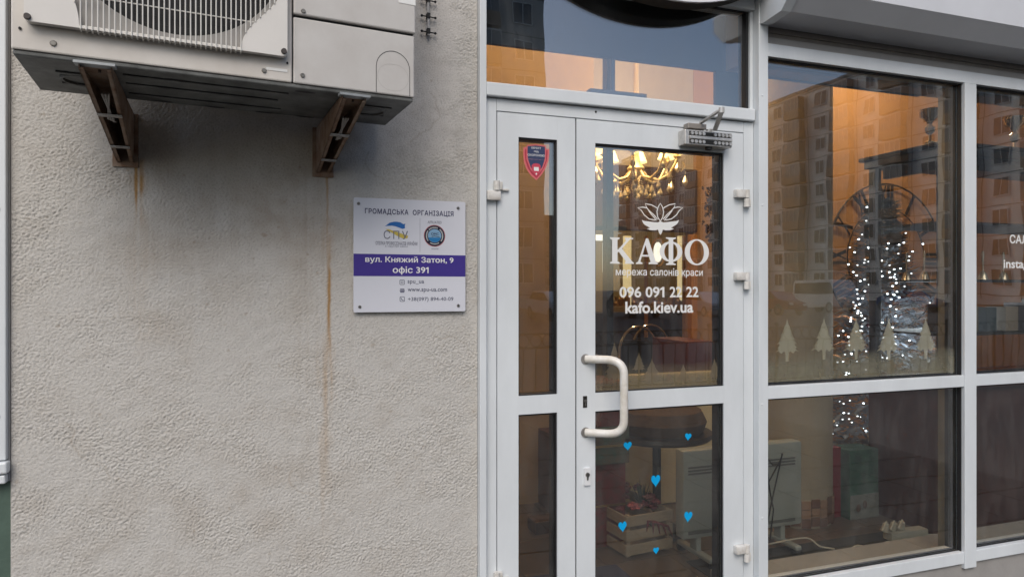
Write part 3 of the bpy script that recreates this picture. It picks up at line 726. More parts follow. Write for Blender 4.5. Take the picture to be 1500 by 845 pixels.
# ---------------------------------------------------------------- information plate
SG = -.016
pl = thing('information_plate', 'square white plate with violet address band screwed to the stucco', 'sign', (.44, 0, 1.47))
SX0, SX1, SZ0, SZ1 = .2447, .636, 1.469, 1.858
b = NB(); sheet(b, [rrect(SX0, SX1, SZ0, SZ1, .006)], -.010, .006)
rr2 = rrect(SX0, SX1, SZ0, SZ1, .006); vs = [b.verts.new((x, -.0101, z)) for x, z in rr2]; b.faces.new(vs)
plo = obj('plate', b, PLATE, pl)
def GP(x, y): return Q(500+x*.23669, 270+y*.23669, SG)
e1 = SG-.0003; e2 = SG-.0006; e3 = SG-.0009
zb0, zb1 = GP(400, 567)[1], GP(400, 432)[1]
b = NB(); sheet(b, [[(SX0+.0003, zb0), (SX1-.0003, zb0), (SX1-.0003, zb1), (SX0+.0003, zb1)]], e1); obj('address_band', b, BAND, pl)
def gt(key, a, c, m_, nm='plate_lettering', y=None):
    (x0, zt_), (x1, zb_) = GP(*a), GP(*c); return text(nm, key, x0, x1, zb_, zt_, e2 if y is None else y, m_, pl)
gt('org', (146, 145), (694, 204), INK); gt('addr', (148, 441), (694, 494), WINK); gt('off', (318, 505), (540, 558), WINK)
gt('ig', (410, 592), (512, 619), GREYINK); gt('www', (410, 642), (654, 669), GREYINK); gt('tel', (412, 696), (693, 724), GREYINK)
gt('spu2', (212, 344), (470, 378), GREYINK); gt('spu3', (272, 374), (410, 391), GREYINK); gt('aff', (534, 224), (620, 243), GREYINK); gt('ukr', (556, 393), (601, 402), GREYINK)
b = NB(); x0, z0 = GP(486, 418); x1, z1 = GP(487.5, 208); sheet(b, [[(x0, z0), (x0+.0008, z0), (x0+.0008, z1), (x0, z1)]], e1); obj('divider', b, GREYINK, pl)
def FP(x, y): return Q(540+x*.071, 310+y*.071, SG)
b = NB(); sheet(b, [[FP(*q) for q in ((335, 293), (380, 262), (430, 225), (520, 203), (580, 203), (650, 213), (715, 250), (757, 243), (745, 290), (752, 335), (700, 352), (620, 322), (560, 300), (480, 284), (400, 288))]], e1); obj('logo_flag_blue', b, mat('logo_blue', (.02, .13, .40), .4), pl)
b = NB(); sheet(b, [[FP(*q) for q in ((345, 352), (430, 362), (560, 405), (700, 455), (815, 492), (800, 545), (710, 550), (600, 500), (480, 430), (400, 385))]], e1); obj('logo_flag_yellow', b, mat('logo_yellow', (.55, .43, .08), .4), pl)
gt('spu', (262, 283), (412, 339), GREYINK, y=e3)
ccx, ccz = GP(577, 317); rad = 66*.23669*.00232
b = NB(); sheet(b, [ell(ccx, ccz, rad*1.06, rad*1.06, 36)], e1); obj('badge_glow', b, mat('badge_halo', (.45, .16, .17), .5), pl)
b = NB(); sheet(b, [ell(ccx, ccz, rad, rad, 36)], e2); bo = obj('badge_ring', b, mat('badge_black', (.012, .012, .03), .4), pl)
b = NB()
for i in range(34):
    t_ = R(-35+i*250/33)
    if i in (12, 13, 23): continue
    for rj in (.80,):
        c0 = Vector((ccx+rad*rj*math.cos(t_), ccz+rad*rj*math.sin(t_))); dr = Vector((math.cos(t_), math.sin(t_)))
        stroke(b, [c0-dr*rad*.06, c0+dr*rad*.06], rad*.055, e3)
for i in range(9):
    t_ = R(240+i*60/8); c0 = Vector((ccx+rad*.80*math.cos(t_), ccz+rad*.80*math.sin(t_))); dr = Vector((math.cos(t_), math.sin(t_))); stroke(b, [c0-dr*rad*.05, c0+dr*rad*.05], rad*.05, e3)
obj('ring_marks', b, WINK, bo)
b = NB(); sheet(b, [ell(ccx, ccz, rad*.66, rad*.66, 30)], e3); obj('badge_disc', b, mat('badge_paleblue', (.22, .38, .55), .4), bo)
b = NB(); sheet(b, [ell(ccx, ccz-.01*rad, rad*.64, rad*.62, 20, R(195), R(345), True)], e3-.0003); obj('badge_sea', b, mat('badge_blue', (.02, .18, .42), .4), bo)
text('badge_lettering', 'omc', ccx-rad*.36, ccx+rad*.42, ccz+rad*.06, ccz+rad*.30, e3-.0003, mat('badge_ink', (.02, .03, .08), .4), bo)
b = NB(); stroke(b, [(ccx-rad*.3, ccz-.10*rad), (ccx, ccz-.02*rad), (ccx+rad*.5, ccz-.12*rad)], rad*.05, e3-.0006); obj('badge_wave', b, BLACK, bo)
# contact icons (flat print)
for k, (cx_, cy_) in enumerate(((376, 604), (377, 656), (377, 708))):
    x, z = GP(cx_, cy_); r = 16*.2367*.00234; b = NB()
    if k == 1:
        for q in (-.55, 0, .55): 
            wq = math.sqrt(1-q*q); sheet(b, [[(x-r*wq, z+(q-.19)*r), (x+r*wq, z+(q-.19)*r), (x+r*wq*.97, z+(q+.19)*r), (x-r*wq*.97, z+(q+.19)*r)]], e1)
        obj('web_icon', b, INK, pl)
    else:
        sheet(b, [rrect(x-r, x+r, z-r, z+r, r*.4, 3), rrect(x-r*.78, x+r*.78, z-r*.78, z+r*.78, r*.3, 3)], e1)
        if k == 0: sheet(b, [ell(x, z, r*.5, r*.5, 14), ell(x, z, r*.3, r*.3, 14)], e1)
        else: stroke(b, [(x-r*.5, z+r*.5), (x-r*.3, z), (x, z-r*.3), (x+r*.5, z-r*.5)], r*.3, e1)
        obj('social_icon' if k == 0 else 'phone_icon', b, GREYINK, pl)
for a in ((107, 117), (723, 146), (114, 756), (724, 748)):
    x, z = GP(*a); b = NB(); cyl(b, (x, SG-.0001, z), (x, SG-.0035, z), .0056, .0042, 14); cyl(b, (x, -.0102, z), (x, .004, z), .004, seg=8); s_ = obj('screw', b, STEEL, pl, smooth=True)
    b = NB(); box(b, x-.003, x+.003, SG-.0040, SG-.0036, z-.0005, z+.0005); obj('slot', b, DARK, s_)

# ---------------------------------------------------------------- air conditioner (own yaw)
AO = Vector((-.579, -.514, 2.102)); AR = Vector((.377, -.411, 2.102)); AW = (AR-AO).length; AT = math.atan2(AR.y-AO.y, AR.x-AO.x)
ac = thing('air_conditioner', 'cream outdoor air conditioner unit on two rusty wall brackets', 'air conditioner', AO, AT)
AM = Matrix.Translation(AO) @ Matrix.Rotation(AT, 4, 'Z'); AMI = AM.inverted(); AN = Vector((math.sin(AT), -math.cos(AT), 0))
def A(px, py, dy=0):
    """local x, z on the unit's front (pushed out by dy)"""
    p_ = AMI @ hit(px, py, AO+AN*dy, AN); return p_.x, p_.z
def aobj(nm, b, m_, smooth=False, parent=None): return obj(nm, b, m_, parent or ac, local=True, smooth=smooth)
AD, AH = .318, .72
xs = A(428.7, 60)[0]
b = NB(); box(b, 0, xs-.0015, .0, AD, .0, AH, .004); aobj('front_panel', b, ACW)
zs = A(428.7, 20.8)[1]
b = NB(); box(b, xs+.0015, AW, -.0005, AD, .0, zs-.006, .004); aobj('service_panel', b, ACW2)
b = NB(); box(b, xs+.0015, AW+.0015, -.006, AD, zs, AH, .004); aobj('upper_panel', b, ACW2)
b = NB(); box(b, xs+.003, AW-.004, .004, AD-.01, zs-.0058, zs-.0002); box(b, xs-.0013, xs+.0013, .003, AD-.01, .002, AH-.01); aobj('seam', b, DARK)
# grille cover with round opening
gx0, _ = A(35, 20, .022); gx1, gz0 = A(421, 83, .022); gz0 = (A(35, 29, .022)[1]+A(421, 84, .022)[1])/2
fcx = (A(114, 30, .02)[0]+A(372, 40, .02)[0])/2; 
ox0 = A(116, 32, .022)[0]; oxr = A(353, 70, .022)[0]; oz = A(353, 70, .022)[1]
# opening: flat bottom with arched right and left sides
fz = gz0+.30; 
oc = A(233, 20, .0)[0]
bulge = [(ox0, gz0+.004)]+[]
P = []
oxr_top = A(396, 0, .022)
Hh = 2*(fz-gz0)
def side(u, xb, xm):    # u 0..1 from the bottom to the top: side line flaring outwards
    u = min(max(u, 0), 1); u = min(u, 1-u); return xb+(xm-xb)*math.sin(math.pi*min(u*1.6, .5))**2
zlo, zhi = gz0+.006, gz0+.60
left = [(side(i/40, ox0, ox0-.045), zlo+(zhi-zlo)*i/40) for i in range(41)]
rgt = [(side(i/40, oxr, oxr+.105), zlo+(zhi-zlo)*i/40) for i in range(41)]
hole = left+rgt[::-1]
b = NB(); sheet(b, [rrect(gx0, gx1, gz0, gz0+.615, .012), hole], -.004, .020); 
gc = aobj('grille_cover', b, mat('aircon_cover_plastic', (.70, .675, .64), .4, noise=.06, nscale=6))
# fan recess: shroud ring, dark disc with fins, hub and blades
shz = gz0+.285; shx = A(258, 40, -.0)[0]; shr = .262
b = NB(); sheet(b, [rrect(gx0+.01, gx1-.01, gz0+.004, gz0+.61, .01), ell(shx, shz, shr, shr, 60)], -.0035, .0015); aobj('fan_shroud', b, mat('shroud_grey', (.36, .345, .325), .5, noise=.1, nscale=9))
b = NB(); sheet(b, [ell(shx, shz, shr+.002, shr+.002, 60)], -.001, .0012); aobj('fan_opening', b, DARK)
b = NB()
for k in range(70):
    x = shx-shr+.004+k*(2*shr-.008)/69; hgt = math.sqrt(max(.0, shr**2-(x-shx)**2))*.98
    if hgt > .01: box(b, x-.0008, x+.0008, -.0034, -.0023, shz-hgt, shz+hgt)
for k in range(26):
    z = shz-shr+.02+k*.02; hw = math.sqrt(max(0, shr**2-(z-shz)**2))*.97
    if hw > .01: box(b, shx-hw, shx+hw, -.0030, -.0024, z-.001, z+.001)
aobj('coil_fins', b, FIN)
b = NB(); cyl(b, (shx, -.0036, shz), (shx, -.010, shz), .05, seg=24); aobj('fan_hub', b, DARK)
# grille wires
WIRE = mat('grille_wire', (.68, .66, .62), .4)
b = NB()
nb = 31; bx0, bx1 = A(118, 32, .024)[0], A(353, 70, .024)[0]; stp = (bx1-bx0)/(nb-1)
kk = -6
while True:
    x = bx0+kk*stp; kk += 1
    if x > bx1+.11: break
    if x < bx0-.05: continue
    # vertical extent inside the opening
    zz0 = None; zz1 = None
    for i in range(241):
        z = zlo+(zhi-zlo)*i/240; u = i/240
        if side(u, ox0, ox0-.045) < x < side(u, oxr, oxr+.105):
            zz0 = z if zz0 is None else zz0; zz1 = z
    if zz0 is None: continue
    cyl(b, (x, -.0255, zz0-(.008 if zz0 < zlo+.01 else .001)), (x, -.0255, zz1+.001), .0017, seg=6)
    if zz0 < zlo+.01: cyl(b, (x, -.0255, zz0-.008), (x, -.010, zz0-.010), .0019, seg=6)
aobj('vertical_wires', b, WIRE)
b = NB()
for z in (A(233, 44, .022)[1]-.016, A(233, 11, .022)[1]-.0, A(233, 11, .022)[1]+.085, A(233, 11, .022)[1]+.17, A(233, 11, .022)[1]+.25, A(233, 11, .022)[1]+.34, A(233, 11, .022)[1]+.43):
    u = (z-zlo)/(zhi-zlo); 
    if 0 < u < 1: cyl(b, (side(u, ox0, ox0-.045)-.004, -.0215, z), (side(u, oxr, oxr+.105)+.004, -.0215, z), .0016, seg=6)
aobj('cross_wires', b, WIRE)
KN = mat('dark_knob', (.05, .04, .037), .5)
for a in ((40, 24), (416, 75)):
    x, z = A(*a, .024); b = NB(); cyl(b, (x, -.0235, z), (x, -.030, z), .0078, .0065, 16); aobj('knob', b, KN, True)
for a, r in (((29, 41), .0035), ((78, 63), .0075), ((387, 103), .0065), ((421, 92), .003), ((444, 17), .0065), ((443.5, 110), .0065)):
    x, z = A(*a, .002); b = NB(); yy = -.006 if a[1] == 17 else -.0005; cyl(b, (x, yy, z), (x, yy-.004, z), r, r*.75, 12); s_ = aobj('screw', b, STEEL if r > .004 else DARK, True)
x0, z0 = A(390, 101.5); x1, z1 = A(421, 97.5)
b = NB(); box(b, x0, x1, -.0012, -.0002, min(z0, z1)-.001, min(z0, z1)+.006); aobj('data_label', b, WINK)
b = NB(); x0, z0 = A(583, 3); box(b, x0, x0+.05, -.0072, -.0062, z0-.004, z0+.03); aobj('data_label', b, WINK)
# knock-out outline
kx0, kx1 = A(551, 110)[0], A(600, 110)[0]; kz1 = A(575, 75)[1]-.0; kr = (kx1-kx0)/2
b = NB(); K = [(kx0, .002), (kx0, kz1-kr)]+[((kx0+kx1)/2-kr*math.cos(math.pi*i/14), kz1-kr+kr*math.sin(math.pi*i/14)) for i in range(1, 14)]+[(kx1, kz1-kr), (kx1, .002)]
stroke(b, K, .0018, -.0011); aobj('knockout_outline', b, mat('thin_groove', (.05, .05, .05), .6))
b = NB(); sheet(b, [rrect(kx0+.003, kx1-.003, .012, kz1-kr*.75, kr*.8, 6), rrect(kx0+.0045, kx1-.0045, .0135, kz1-kr*.75-.0015, kr*.77, 6)], -.0008); aobj('knockout_outline', b, mat('faint_groove', (.46, .44, .42), .5))
# base pan with pressed ribs
b = NB(); box(b, .003, AW-.003, .004, AD+.0, -.012, -.0005, .003); bpn = aobj('base_pan', b, ACD)
b = NB()
for (a0, a1, y0, y1) in ((.07, .20, .10, .115), (.07, .20, .20, .215), (.22, .62, .06, .075), (.22, .60, .14, .155), (.22, .62, .24, .255), (.80, .92, .09, .105), (.80, .92, .19, .205)):
    box(b, a0, a1, y0, y1, -.0165, -.0121, .002)
aobj('pressed_rib', b, ACD, parent=bpn)
for (x, y) in ((.34, .06), (.30, .30), (.44, .305), (.58, .308), (.70, .31), (.66, .03)):
    b = NB(); sheet_ = ell(0, 0, .028, .0085, 16)
    vs = [b.verts.new((x+u, y+v, -.0128)) for u, v in sheet_]; b.faces.new(vs); aobj('drain_slot', b, DARK, parent=bpn)
b = NB(); tube(b, [(.13+.055*math.cos(R(t_)), .16+.05*math.sin(R(t_)), -.0135) for t_ in range(0, 360, 20)], .005, 6, True); aobj('pressed_rib', b, ACD, parent=bpn)
b = NB(); tube(b, [(.86+.05*math.cos(R(t_)), .15+.05*math.sin(R(t_)), -.0135) for t_ in range(0, 360, 20)], .005, 6, True); aobj('pressed_rib', b, ACD, parent=bpn)

# brackets: two open triangular side plates with cross clips, from the wall out under the unit
def bracket(tip, base, wt, wb, label, flipdark):
    t = thing('wall_bracket', label, 'bracket', base, 0, 'rusty brackets under the air conditioner')
    tip, base = Vector(tip), Vector(base); d = Vector((tip.x-base.x, tip.y-base.y, 0)); Ld = d.length; u = d.normalized(); s = Vector((-u.y, u.x, 0))
    s = s if s.x > 0 else -s
    ztop = 2.087
    def pt(f, side_, z): return Vector((base.x, base.y, 0))+u*(Ld*f)+s*side_*(wb+(wt-wb)*f)/2+Vector((0, 0, z))
    zb = lambda f: base.z+(ztop-.014-base.z)*f
    for sd in (-1, 1):
        b = NB(); vs = []
        for off in (0, .003):
            ps = [pt(0, sd, ztop), pt(1, sd, ztop), pt(1, sd, zb(1)), pt(0, sd, zb(0))]
            vs.append([b.verts.new(q-s*sd*off) for q in ps])
        a, c2 = vs; b.faces.new(a); b.faces.new(c2[::-1])
        for i in range(4): b.faces.new((a[i], c2[i], c2[(i+1) % 4], a[(i+1) % 4]))
        bmesh.ops.recalc_face_normals(b, faces=b.faces); obj('side_plate', b, RUST, t)
        # bottom flange turned inwards
        b = NB(); q = [pt(0, sd, zb(0)), pt(1, sd, zb(1)), pt(1, sd, zb(1))-s*sd*.011, pt(0, sd, zb(0))-s*sd*.011]; v1 = [b.verts.new(p_) for p_ in q]; v2 = [b.verts.new(p_+Vector((0, 0, .003))) for p_ in q]
        b.faces.new(v1); b.faces.new(v2[::-1])
        for i in range(4): b.faces.new((v1[i], v2[i], v2[(i+1) % 4], v1[(i+1) % 4]))
        bmesh.ops.recalc_face_normals(b, faces=b.faces); obj('flange', b, RUST, t)
    # top plate
    b = NB(); q = [pt(0, -1, ztop), pt(1.01, -1, ztop), pt(1.01, 1, ztop), pt(0, 1, ztop)]; v1 = [b.verts.new(p_) for p_ in q]; v2 = [b.verts.new(p_-Vector((0, 0, .003))) for p_ in q]
    b.faces.new(v1); b.faces.new(v2[::-1])
    for i in range(4): b.faces.new((v1[i], v2[i], v2[(i+1) % 4], v1[(i+1) % 4]))
    bmesh.ops.recalc_face_normals(b, faces=b.faces); obj('top_plate', b, RUST, t)
    # light front lip
    b = NB(); c0 = pt(1.0, 0, ztop-.001); bar(b, c0-s*(wt*.62), c0+s*(wt*.62), .03, .006); obj('front_lip', b, mat('zinc_lip', (.34, .36, .37), .5, metal=.4, noise=.2, nscale=40), t)
    # clips across the opening
    for f in (.22, .58):
        b = NB(); c0 = pt(f, 0, zb(f)-.002); bar(b, c0-s*(wb+(wt-wb)*f)*.48, c0+s*(wb+(wt-wb)*f)*.48, .022, .004); obj('cross_clip', b, GALV, t)
    b = NB(); c0 = pt(0, 0, 0); box(b, c0.x-wb/2-.012, c0.x+wb/2+.012, -.006, .004, base.z-.012, ztop); obj('wall_plate', b, RUST, t)
    b = NB(); c0 = pt(.93, .1, ztop); cyl(b, c0-Vector((0, 0, .01)), c0+Vector((0, 0, .034)), .0035, seg=8); cyl(b, c0+Vector((0, -.012, .012)), c0+Vector((0, -.012, .03)), .0045, seg=6); obj('bolt', b, mat('rust_bolt', (.10, .075, .06), .7), t)
    # loose cable inside
    b = NB()
    for q in range(3):
        tube(b, [pt(.35, -.3+.3*q, 2.06), pt(.45, .1*q, zb(.45)+.015), pt(.55, .2-.2*q, zb(.5)+.004), pt(.75, -.2+.25*q, 2.05)], .0028, 6)
    obj('cable_loop', b, mat('grey_cable', (.30, .28, .26), .6), t)
    return t
bracket((-.412, -.500, 2.1), (-.440, 0, 1.935), .070, .046, 'rusty wall bracket under the fan end of the air conditioner', 0)
bracket((.204, -.430, 2.1), (.146, 0, 1.935), .068, .044, 'rusty wall bracket under the service-panel end of the air conditioner', 0)

# small cable clamp strip on the wall
cs = thing('cable_strip', 'short grey rod with dark clamps on the wall beside the air conditioner', 'cable', (Q(628, 50, -.015)[0], 0, 2.3))
x, zb5 = Q(628, 52, -.015)
b = NB(); tube(b, [(x, -.015, zb5), (x-.002, -.015, zb5+.08), (x-.003, -.015, 2.9)], .0045, 8); obj('rod', b, mat('pale_rod', (.45, .44, .43), .5), cs)
for zz in (zb5+.014, zb5+.068, zb5+.125):
    b = NB(); box(b, x-.007, x+.005, -.022, -.0, zz-.008, zz+.01, .001); cyl(b, (x-.024, -.013, zz), (x+.024, -.013, zz-.003), .0022, seg=6); ball(b, (x-.024, -.013, zz), .0048, 8, 5); ball(b, (x+.024, -.013, zz-.003), .0048, 8, 5); obj('clamp', b, DARK, cs)

# ---------------------------------------------------------------- shop interior
FZ = .15
def Pt(px, py, y): x, z = Q(px, py, y); return Vector((x, y, z))
PEACH = mat('peach_wall_paint', (.52, .31, .155), .7, noise=.08, nscale=3)
TAN = mat('tan_wall_paint', (.56, .40, .22), .7, noise=.10, nscale=3)
CEIL = mat('ceiling_paint', (.70, .55, .36), .8)
FLO = mat('floor_tile', (.11, .08, .06), .30, noise=.15, nscale=4)
SIDEW = mat('grey_side_wall', (.30, .27, .21), .8, noise=.1, nscale=4)
b = NB(); box(b, .70, 9, .301, 7, -.05, FZ-.012); tag(obj('interior_floor', b, mat('tile_joint', (.08, .065, .05), .8)), kind='structure')
ft = bpy.data.objects['interior_floor']; tm = None
for i in range(14):
    for j in range(9):
        if tm is None:
            b = NB(); box(b, -.218, .218, -.218, .218, -.011, .0, .002); tm = bpy.data.meshes.new('floor_tile'); b.to_mesh(tm); b.free(); tm.materials.append(FLO)
        o = link('floor_tile', tm, parent=ft); o.location = (.92+i*.44, .53+j*.44, FZ+random.uniform(-.0005, .0005))
b = NB(); box(b, .70, 9, .31, 7, FZ-.014, FZ-.0125); b.free()
b = NB(); box(b, 1.885, 9, .301-.001, .302, -.05, -.04); b.free()
b = NB(); box(b, .712, 4.4, .076, .30, .10, FZ-.001); tag(obj('sill_floor', b, mat('sill_stone', (.055, .044, .034), .5, noise=.12, nscale=7)), kind='structure')
b = NB(); box(b, .5, 9, .1, 7, 3.8, 3.9); tag(obj('ceiling', b, CEIL), kind='structure')
iw = thing('interior_walls', 'peach and tan painted walls inside the shop', None); tag(iw, kind='structure')
b = NB(); box(b, .66, .72, .301, 7, 0, 3.8); obj('side_wall', b, TAN, iw)
b = NB(); box(b, 8.5, 8.6, .301, 7, 0, 3.8); obj('side_wall', b, PEACH, iw)
b = NB(); box(b, .72, 2.02, 1.80, 1.90, FZ, 3.8); obj('partition', b, TAN, iw)
b = NB(); box(b, 3.34, 8.5, 2.60, 2.72, FZ, 3.8); obj('partition', b, PEACH, iw)
b = NB(); box(b, 2.02, 3.338, 2.60, 2.72, 2.55, 3.8); obj('upper_partition', b, mat('cream_wall_paint', (.56, .49, .40), .8), iw)
b = NB(); box(b, .72, 8.5, 6.0, 6.1, 0, 3.8); obj('back_wall', b, mat('olive_back_wall', (.42, .34, .17), .8, noise=.1, nscale=2), iw)
b = NB(); box(b, 1.4, 3.35, 2.55, 2.598, 2.02, 2.548, .01); tag(obj('lintel_panel', b, mat('taupe_panel', (.085, .05, .045), .6, noise=.15, nscale=5), iw))
b = NB(); box(b, 2.03, 3.34, 2.01, 2.02, 0, .001); b.free()
# round column near the window with a mosaic foot
cc = (3.00, 1.05)
cp = thing('round_column', 'round beige column with mosaic foot behind the shop window', 'column', (*cc, FZ))
b = NB(); cyl(b, (*cc, FZ), (*cc, 3.799), .235, seg=40); obj('shaft', b, mat('column_plaster', (.37, .30, .21), .7, noise=.08, nscale=4), cp, smooth=True)
t1 = mat('mosaic_light', (.30, .17, .10), .5); t2 = mat('mosaic_brown', (.14, .06, .03), .5); mm = {}
for i in range(26):
    for j in range(3):
        k = (i*3+j*5+(i*j) % 4) % 3; key = k == 0
        if key not in mm:
            b = NB(); box(b, -.027, .027, -.004, .004, -.025, .025, .002); q = bpy.data.meshes.new('mosaic_tile'); b.to_mesh(q); b.free(); q.materials.append(t2 if key else t1); mm[key] = q
        a = 2*math.pi*i/26; o = link('mosaic_tile', mm[key], parent=cp); o.matrix_parent_inverse = Matrix.Identity(4)
        o.location = (.238*math.cos(a), .238*math.sin(a), .03+j*.053+(i % 2)*.01); o.rotation_euler = (0, 0, a+math.pi/2)
# etagere standing with its back to the window
WOODD = mat('dark_blue_wood', (.018, .016, .024), .35, noise=.3, nscale=9, stretch=(4, 4, 1)); WOODR = mat('mahogany', (.075, .020, .013), .35, noise=.35, nscale=6, stretch=(5, 5, 1))
cb = thing('display_cabinet', 'tall dark open shelf cabinet with solid mahogany base behind the window', 'cabinet', (3.53, .45, FZ))
CX0, CX1, CY0, CY1 = 3.53, 5.1, .45, .97; zdesk = .985; ztp = 2.30
b = NB(); box(b, CX0, CX1, CY0, CY1, FZ, zdesk, .004); obj('cupboard_base', b, WOODR, cb)
b = NB(); box(b, CX0-.03, CX1+.03, CY0-.03, CY1+.03, zdesk+.0005, zdesk+.03, .006); obj('counter_top', b, WOODR, cb)
for (x, y) in ((CX0, CY0), (CX0, CY1-.055), (CX1-.06, CY0), (CX1-.06, CY1-.055)):
    b = NB(); box(b, x, x+.05, y, y+.05, zdesk+.0305, ztp-.001, .003); obj('post', b, WOODD, cb)
b = NB(); box(b, CX0-.02, CX1+.02, CY0-.015, CY1+.015, ztp, ztp+.045, .006); box(b, CX0-.045, CX1+.04, CY0-.035, CY1+.035, ztp+.0455, ztp+.07, .006); obj('cornice', b, WOODD, cb)
b = NB(); box(b, CX0+.01, CX1-.01, CY0+.01, CY0+.05, ztp-.075, ztp-.002); box(b, CX0+.012, CX0+.05, CY0+.066, CY1-.101, ztp-.075, ztp-.002); obj('top_rail', b, WOODD, cb)
for zz in (1.28, 1.59, 1.92):
    b = NB(); box(b, CX0+.02, CX1-.02, CY0+.02, CY1-.02, zz, zz+.012); obj('shelf', b, mat('smoked_shelf', (.04, .04, .045), .6), cb)
SILV = mat('silver', (.62, .60, .56), .18, metal=1); BRASS = mat('gold_leaf', (.62, .44, .20), .28, metal=.85)
def trophy(x, y, z, s, label):
    t = thing('trophy_cup', label, 'trophy', (x, y, z), 0, 'trophy cups on the cabinet')
    b = NB(); lathe(b, (x, y, z), [(.030*s, 0), (.032*s, .02*s), (.012*s, .035*s), (.010*s, .07*s), (.03*s, .09*s), (.033*s, .12*s), (.014*s, .14*s), (.022*s, .16*s), (.055*s, .19*s), (.062*s, .235*s), (.064*s, .24*s)], 20); obj('cup', b, SILV, t, smooth=True)
    for sg in (-1, 1):
        b = NB(); tube(b, [(x+sg*.058*s, y, z+.225*s), (x+sg*.09*s, y, z+.22*s), (x+sg*.085*s, y, z+.18*s), (x+sg*.04*s, y, z+.17*s)], .004*s, 6); obj('cup_handle', b, BRASS, t)
trophy(*(lambda p: (p.x, p.y))(Pt(1362, 225, .55)), ztp+.071, .85, 'silver trophy cup on top of the cabinet beside the mullion')
trophy(*(lambda p: (p.x, p.y))(Pt(1486, 225, .55)), ztp+.071, .9, 'silver trophy cup on top of the cabinet in the right pane')
for i, (px, y) in enumerate(((1328, .80), (1354, .60), (1440, .55), (1470, .6))):
    p_ = Pt(px, 355, y); z0 = 1.59+.0125; t = thing('glass_bell', ('clear handbell on the cabinet shelf, farthest from the mullion', 'clear handbell on the cabinet shelf, next to the mullion', 'clear handbell on the shelf in the right pane near the mullion', 'clear handbell on the shelf under the window lettering')[i], 'bell', (p_.x, y, z0), 0, 'glass handbells on the shelf')
    b = NB(); lathe(b, (p_.x, y, z0), [(.032, 0), (.026, .015), (.018, .04), (.006, .052), (.004, .06), (.006, .10), (.008, .15), (.003, .17)], 16); obj('bell', b, mat('bell_glass', (.55, .48, .38), .1, metal=.5), t, smooth=True)
# things on lower shelf: magazines / boxes for a lived-in look
for i in range(9):
    x = CX0+.15+i*.16; hh = random.uniform(.1, .2); b = NB(); box(b, x, x+random.uniform(.05, .11), .55, .68, 1.2925, 1.2925+hh, .004)
    tag(obj('product_box', b, mat('product_carton_%s' % ('black', 'tan', 'slate', 'cream')[i % 4], [(.10, .09, .10), (.22, .19, .15), (.07, .10, .13), (.30, .26, .22)][i % 4], .5)), '%s %s product box on the lowest cabinet shelf, %s' % (('thin', 'squat', 'broad')[i % 3], ('black', 'tan', 'slate blue', 'cream')[i % 4], ('at the open left end', 'second from the open end', 'third from the open end', 'fourth from the open end', 'middle of the row', 'just past the middle', 'third from the far end', 'second from the far end', 'at the far end')[i]), 'box', 'product boxes on the cabinet shelf')
# wall clock, skeleton ring with roman numerals
ck = thing('wall_clock', 'huge skeleton clock with dark roman numerals on the peach wall', 'clock', tuple(Pt(1296, 378, 2.58)))
kc = Pt(1296, 378, 2.58); IRON = mat('clock_iron', (.010, .007, .006), .5)
for nm, rr3, th in (('outer_ring', .70, .008), ('inner_ring', .47, .006)):
    b = NB(); tube(b, [(kc.x+rr3*math.cos(R(t_)), kc.y-.02, kc.z+rr3*math.sin(R(t_))) for t_ in range(0, 360, 6)], th, 6, True); obj(nm, b, IRON, ck)
ROM = ['XII', 'I', 'II', 'III', 'IV', 'V', 'VI', 'VII', 'VIII', 'IX', 'X', 'XI']
for n_, s_ in enumerate(ROM):
    a = R(90-30*n_); er = Vector((math.cos(a), 0, math.sin(a))); et = Vector((math.sin(a), 0, -math.cos(a))); cen = Vector((kc.x, kc.y-.022, kc.z))+er*.585
    wch = {'I': .045, 'V': .095, 'X': .095}; tot = sum(wch[c_] for c_ in s_); u0 = -tot/2; b = NB()
    def seg(u0_, v0_, u1_, v1_, wd_):
        p0 = cen+et*u0_+er*v0_; p1_ = cen+et*u1_+er*v1_; t_ = (p1_-p0).normalized(); nn = Vector((-t_.z, 0, t_.x))*wd_/2
        f_ = [p0+nn, p1_+nn, p1_-nn, p0-nn]; v1_s = [b.verts.new(q) for q in f_]; v2_s = [b.verts.new(q+Vector((0, .006, 0))) for q in f_]
        b.faces.new(v1_s); b.faces.new(v2_s[::-1])
        for i in range(4): b.faces.new((v1_s[i], v2_s[i], v2_s[(i+1) % 4], v1_s[(i+1) % 4]))
    hh = .10
    for c_ in s_:
        cw = wch[c_]; um = u0+cw/2
        if c_ == 'I': seg(um, -hh, um, hh, .028)
        if c_ == 'V': seg(um-cw*.38, hh, um, -hh, .030); seg(um, -hh, um+cw*.38, hh, .014)
        if c_ == 'X': seg(um-cw*.38, hh, um+cw*.38, -hh, .030); seg(um-cw*.38, -hh, um+cw*.38, hh, .014)
        seg(um-cw*.42, hh, um+cw*.42, hh, .006); u0 += cw
    obj('numeral', b, IRON, ck)
for a, ln, wd_ in ((250, .36, .02), (130, .28, .024)):
    b = NB(); bar(b, (kc.x, kc.y-.03, kc.z), (kc.x+ln*math.cos(R(a)), kc.y-.03, kc.z+ln*math.sin(R(a))), .006, wd_); obj('clock_hand', b, IRON, ck)
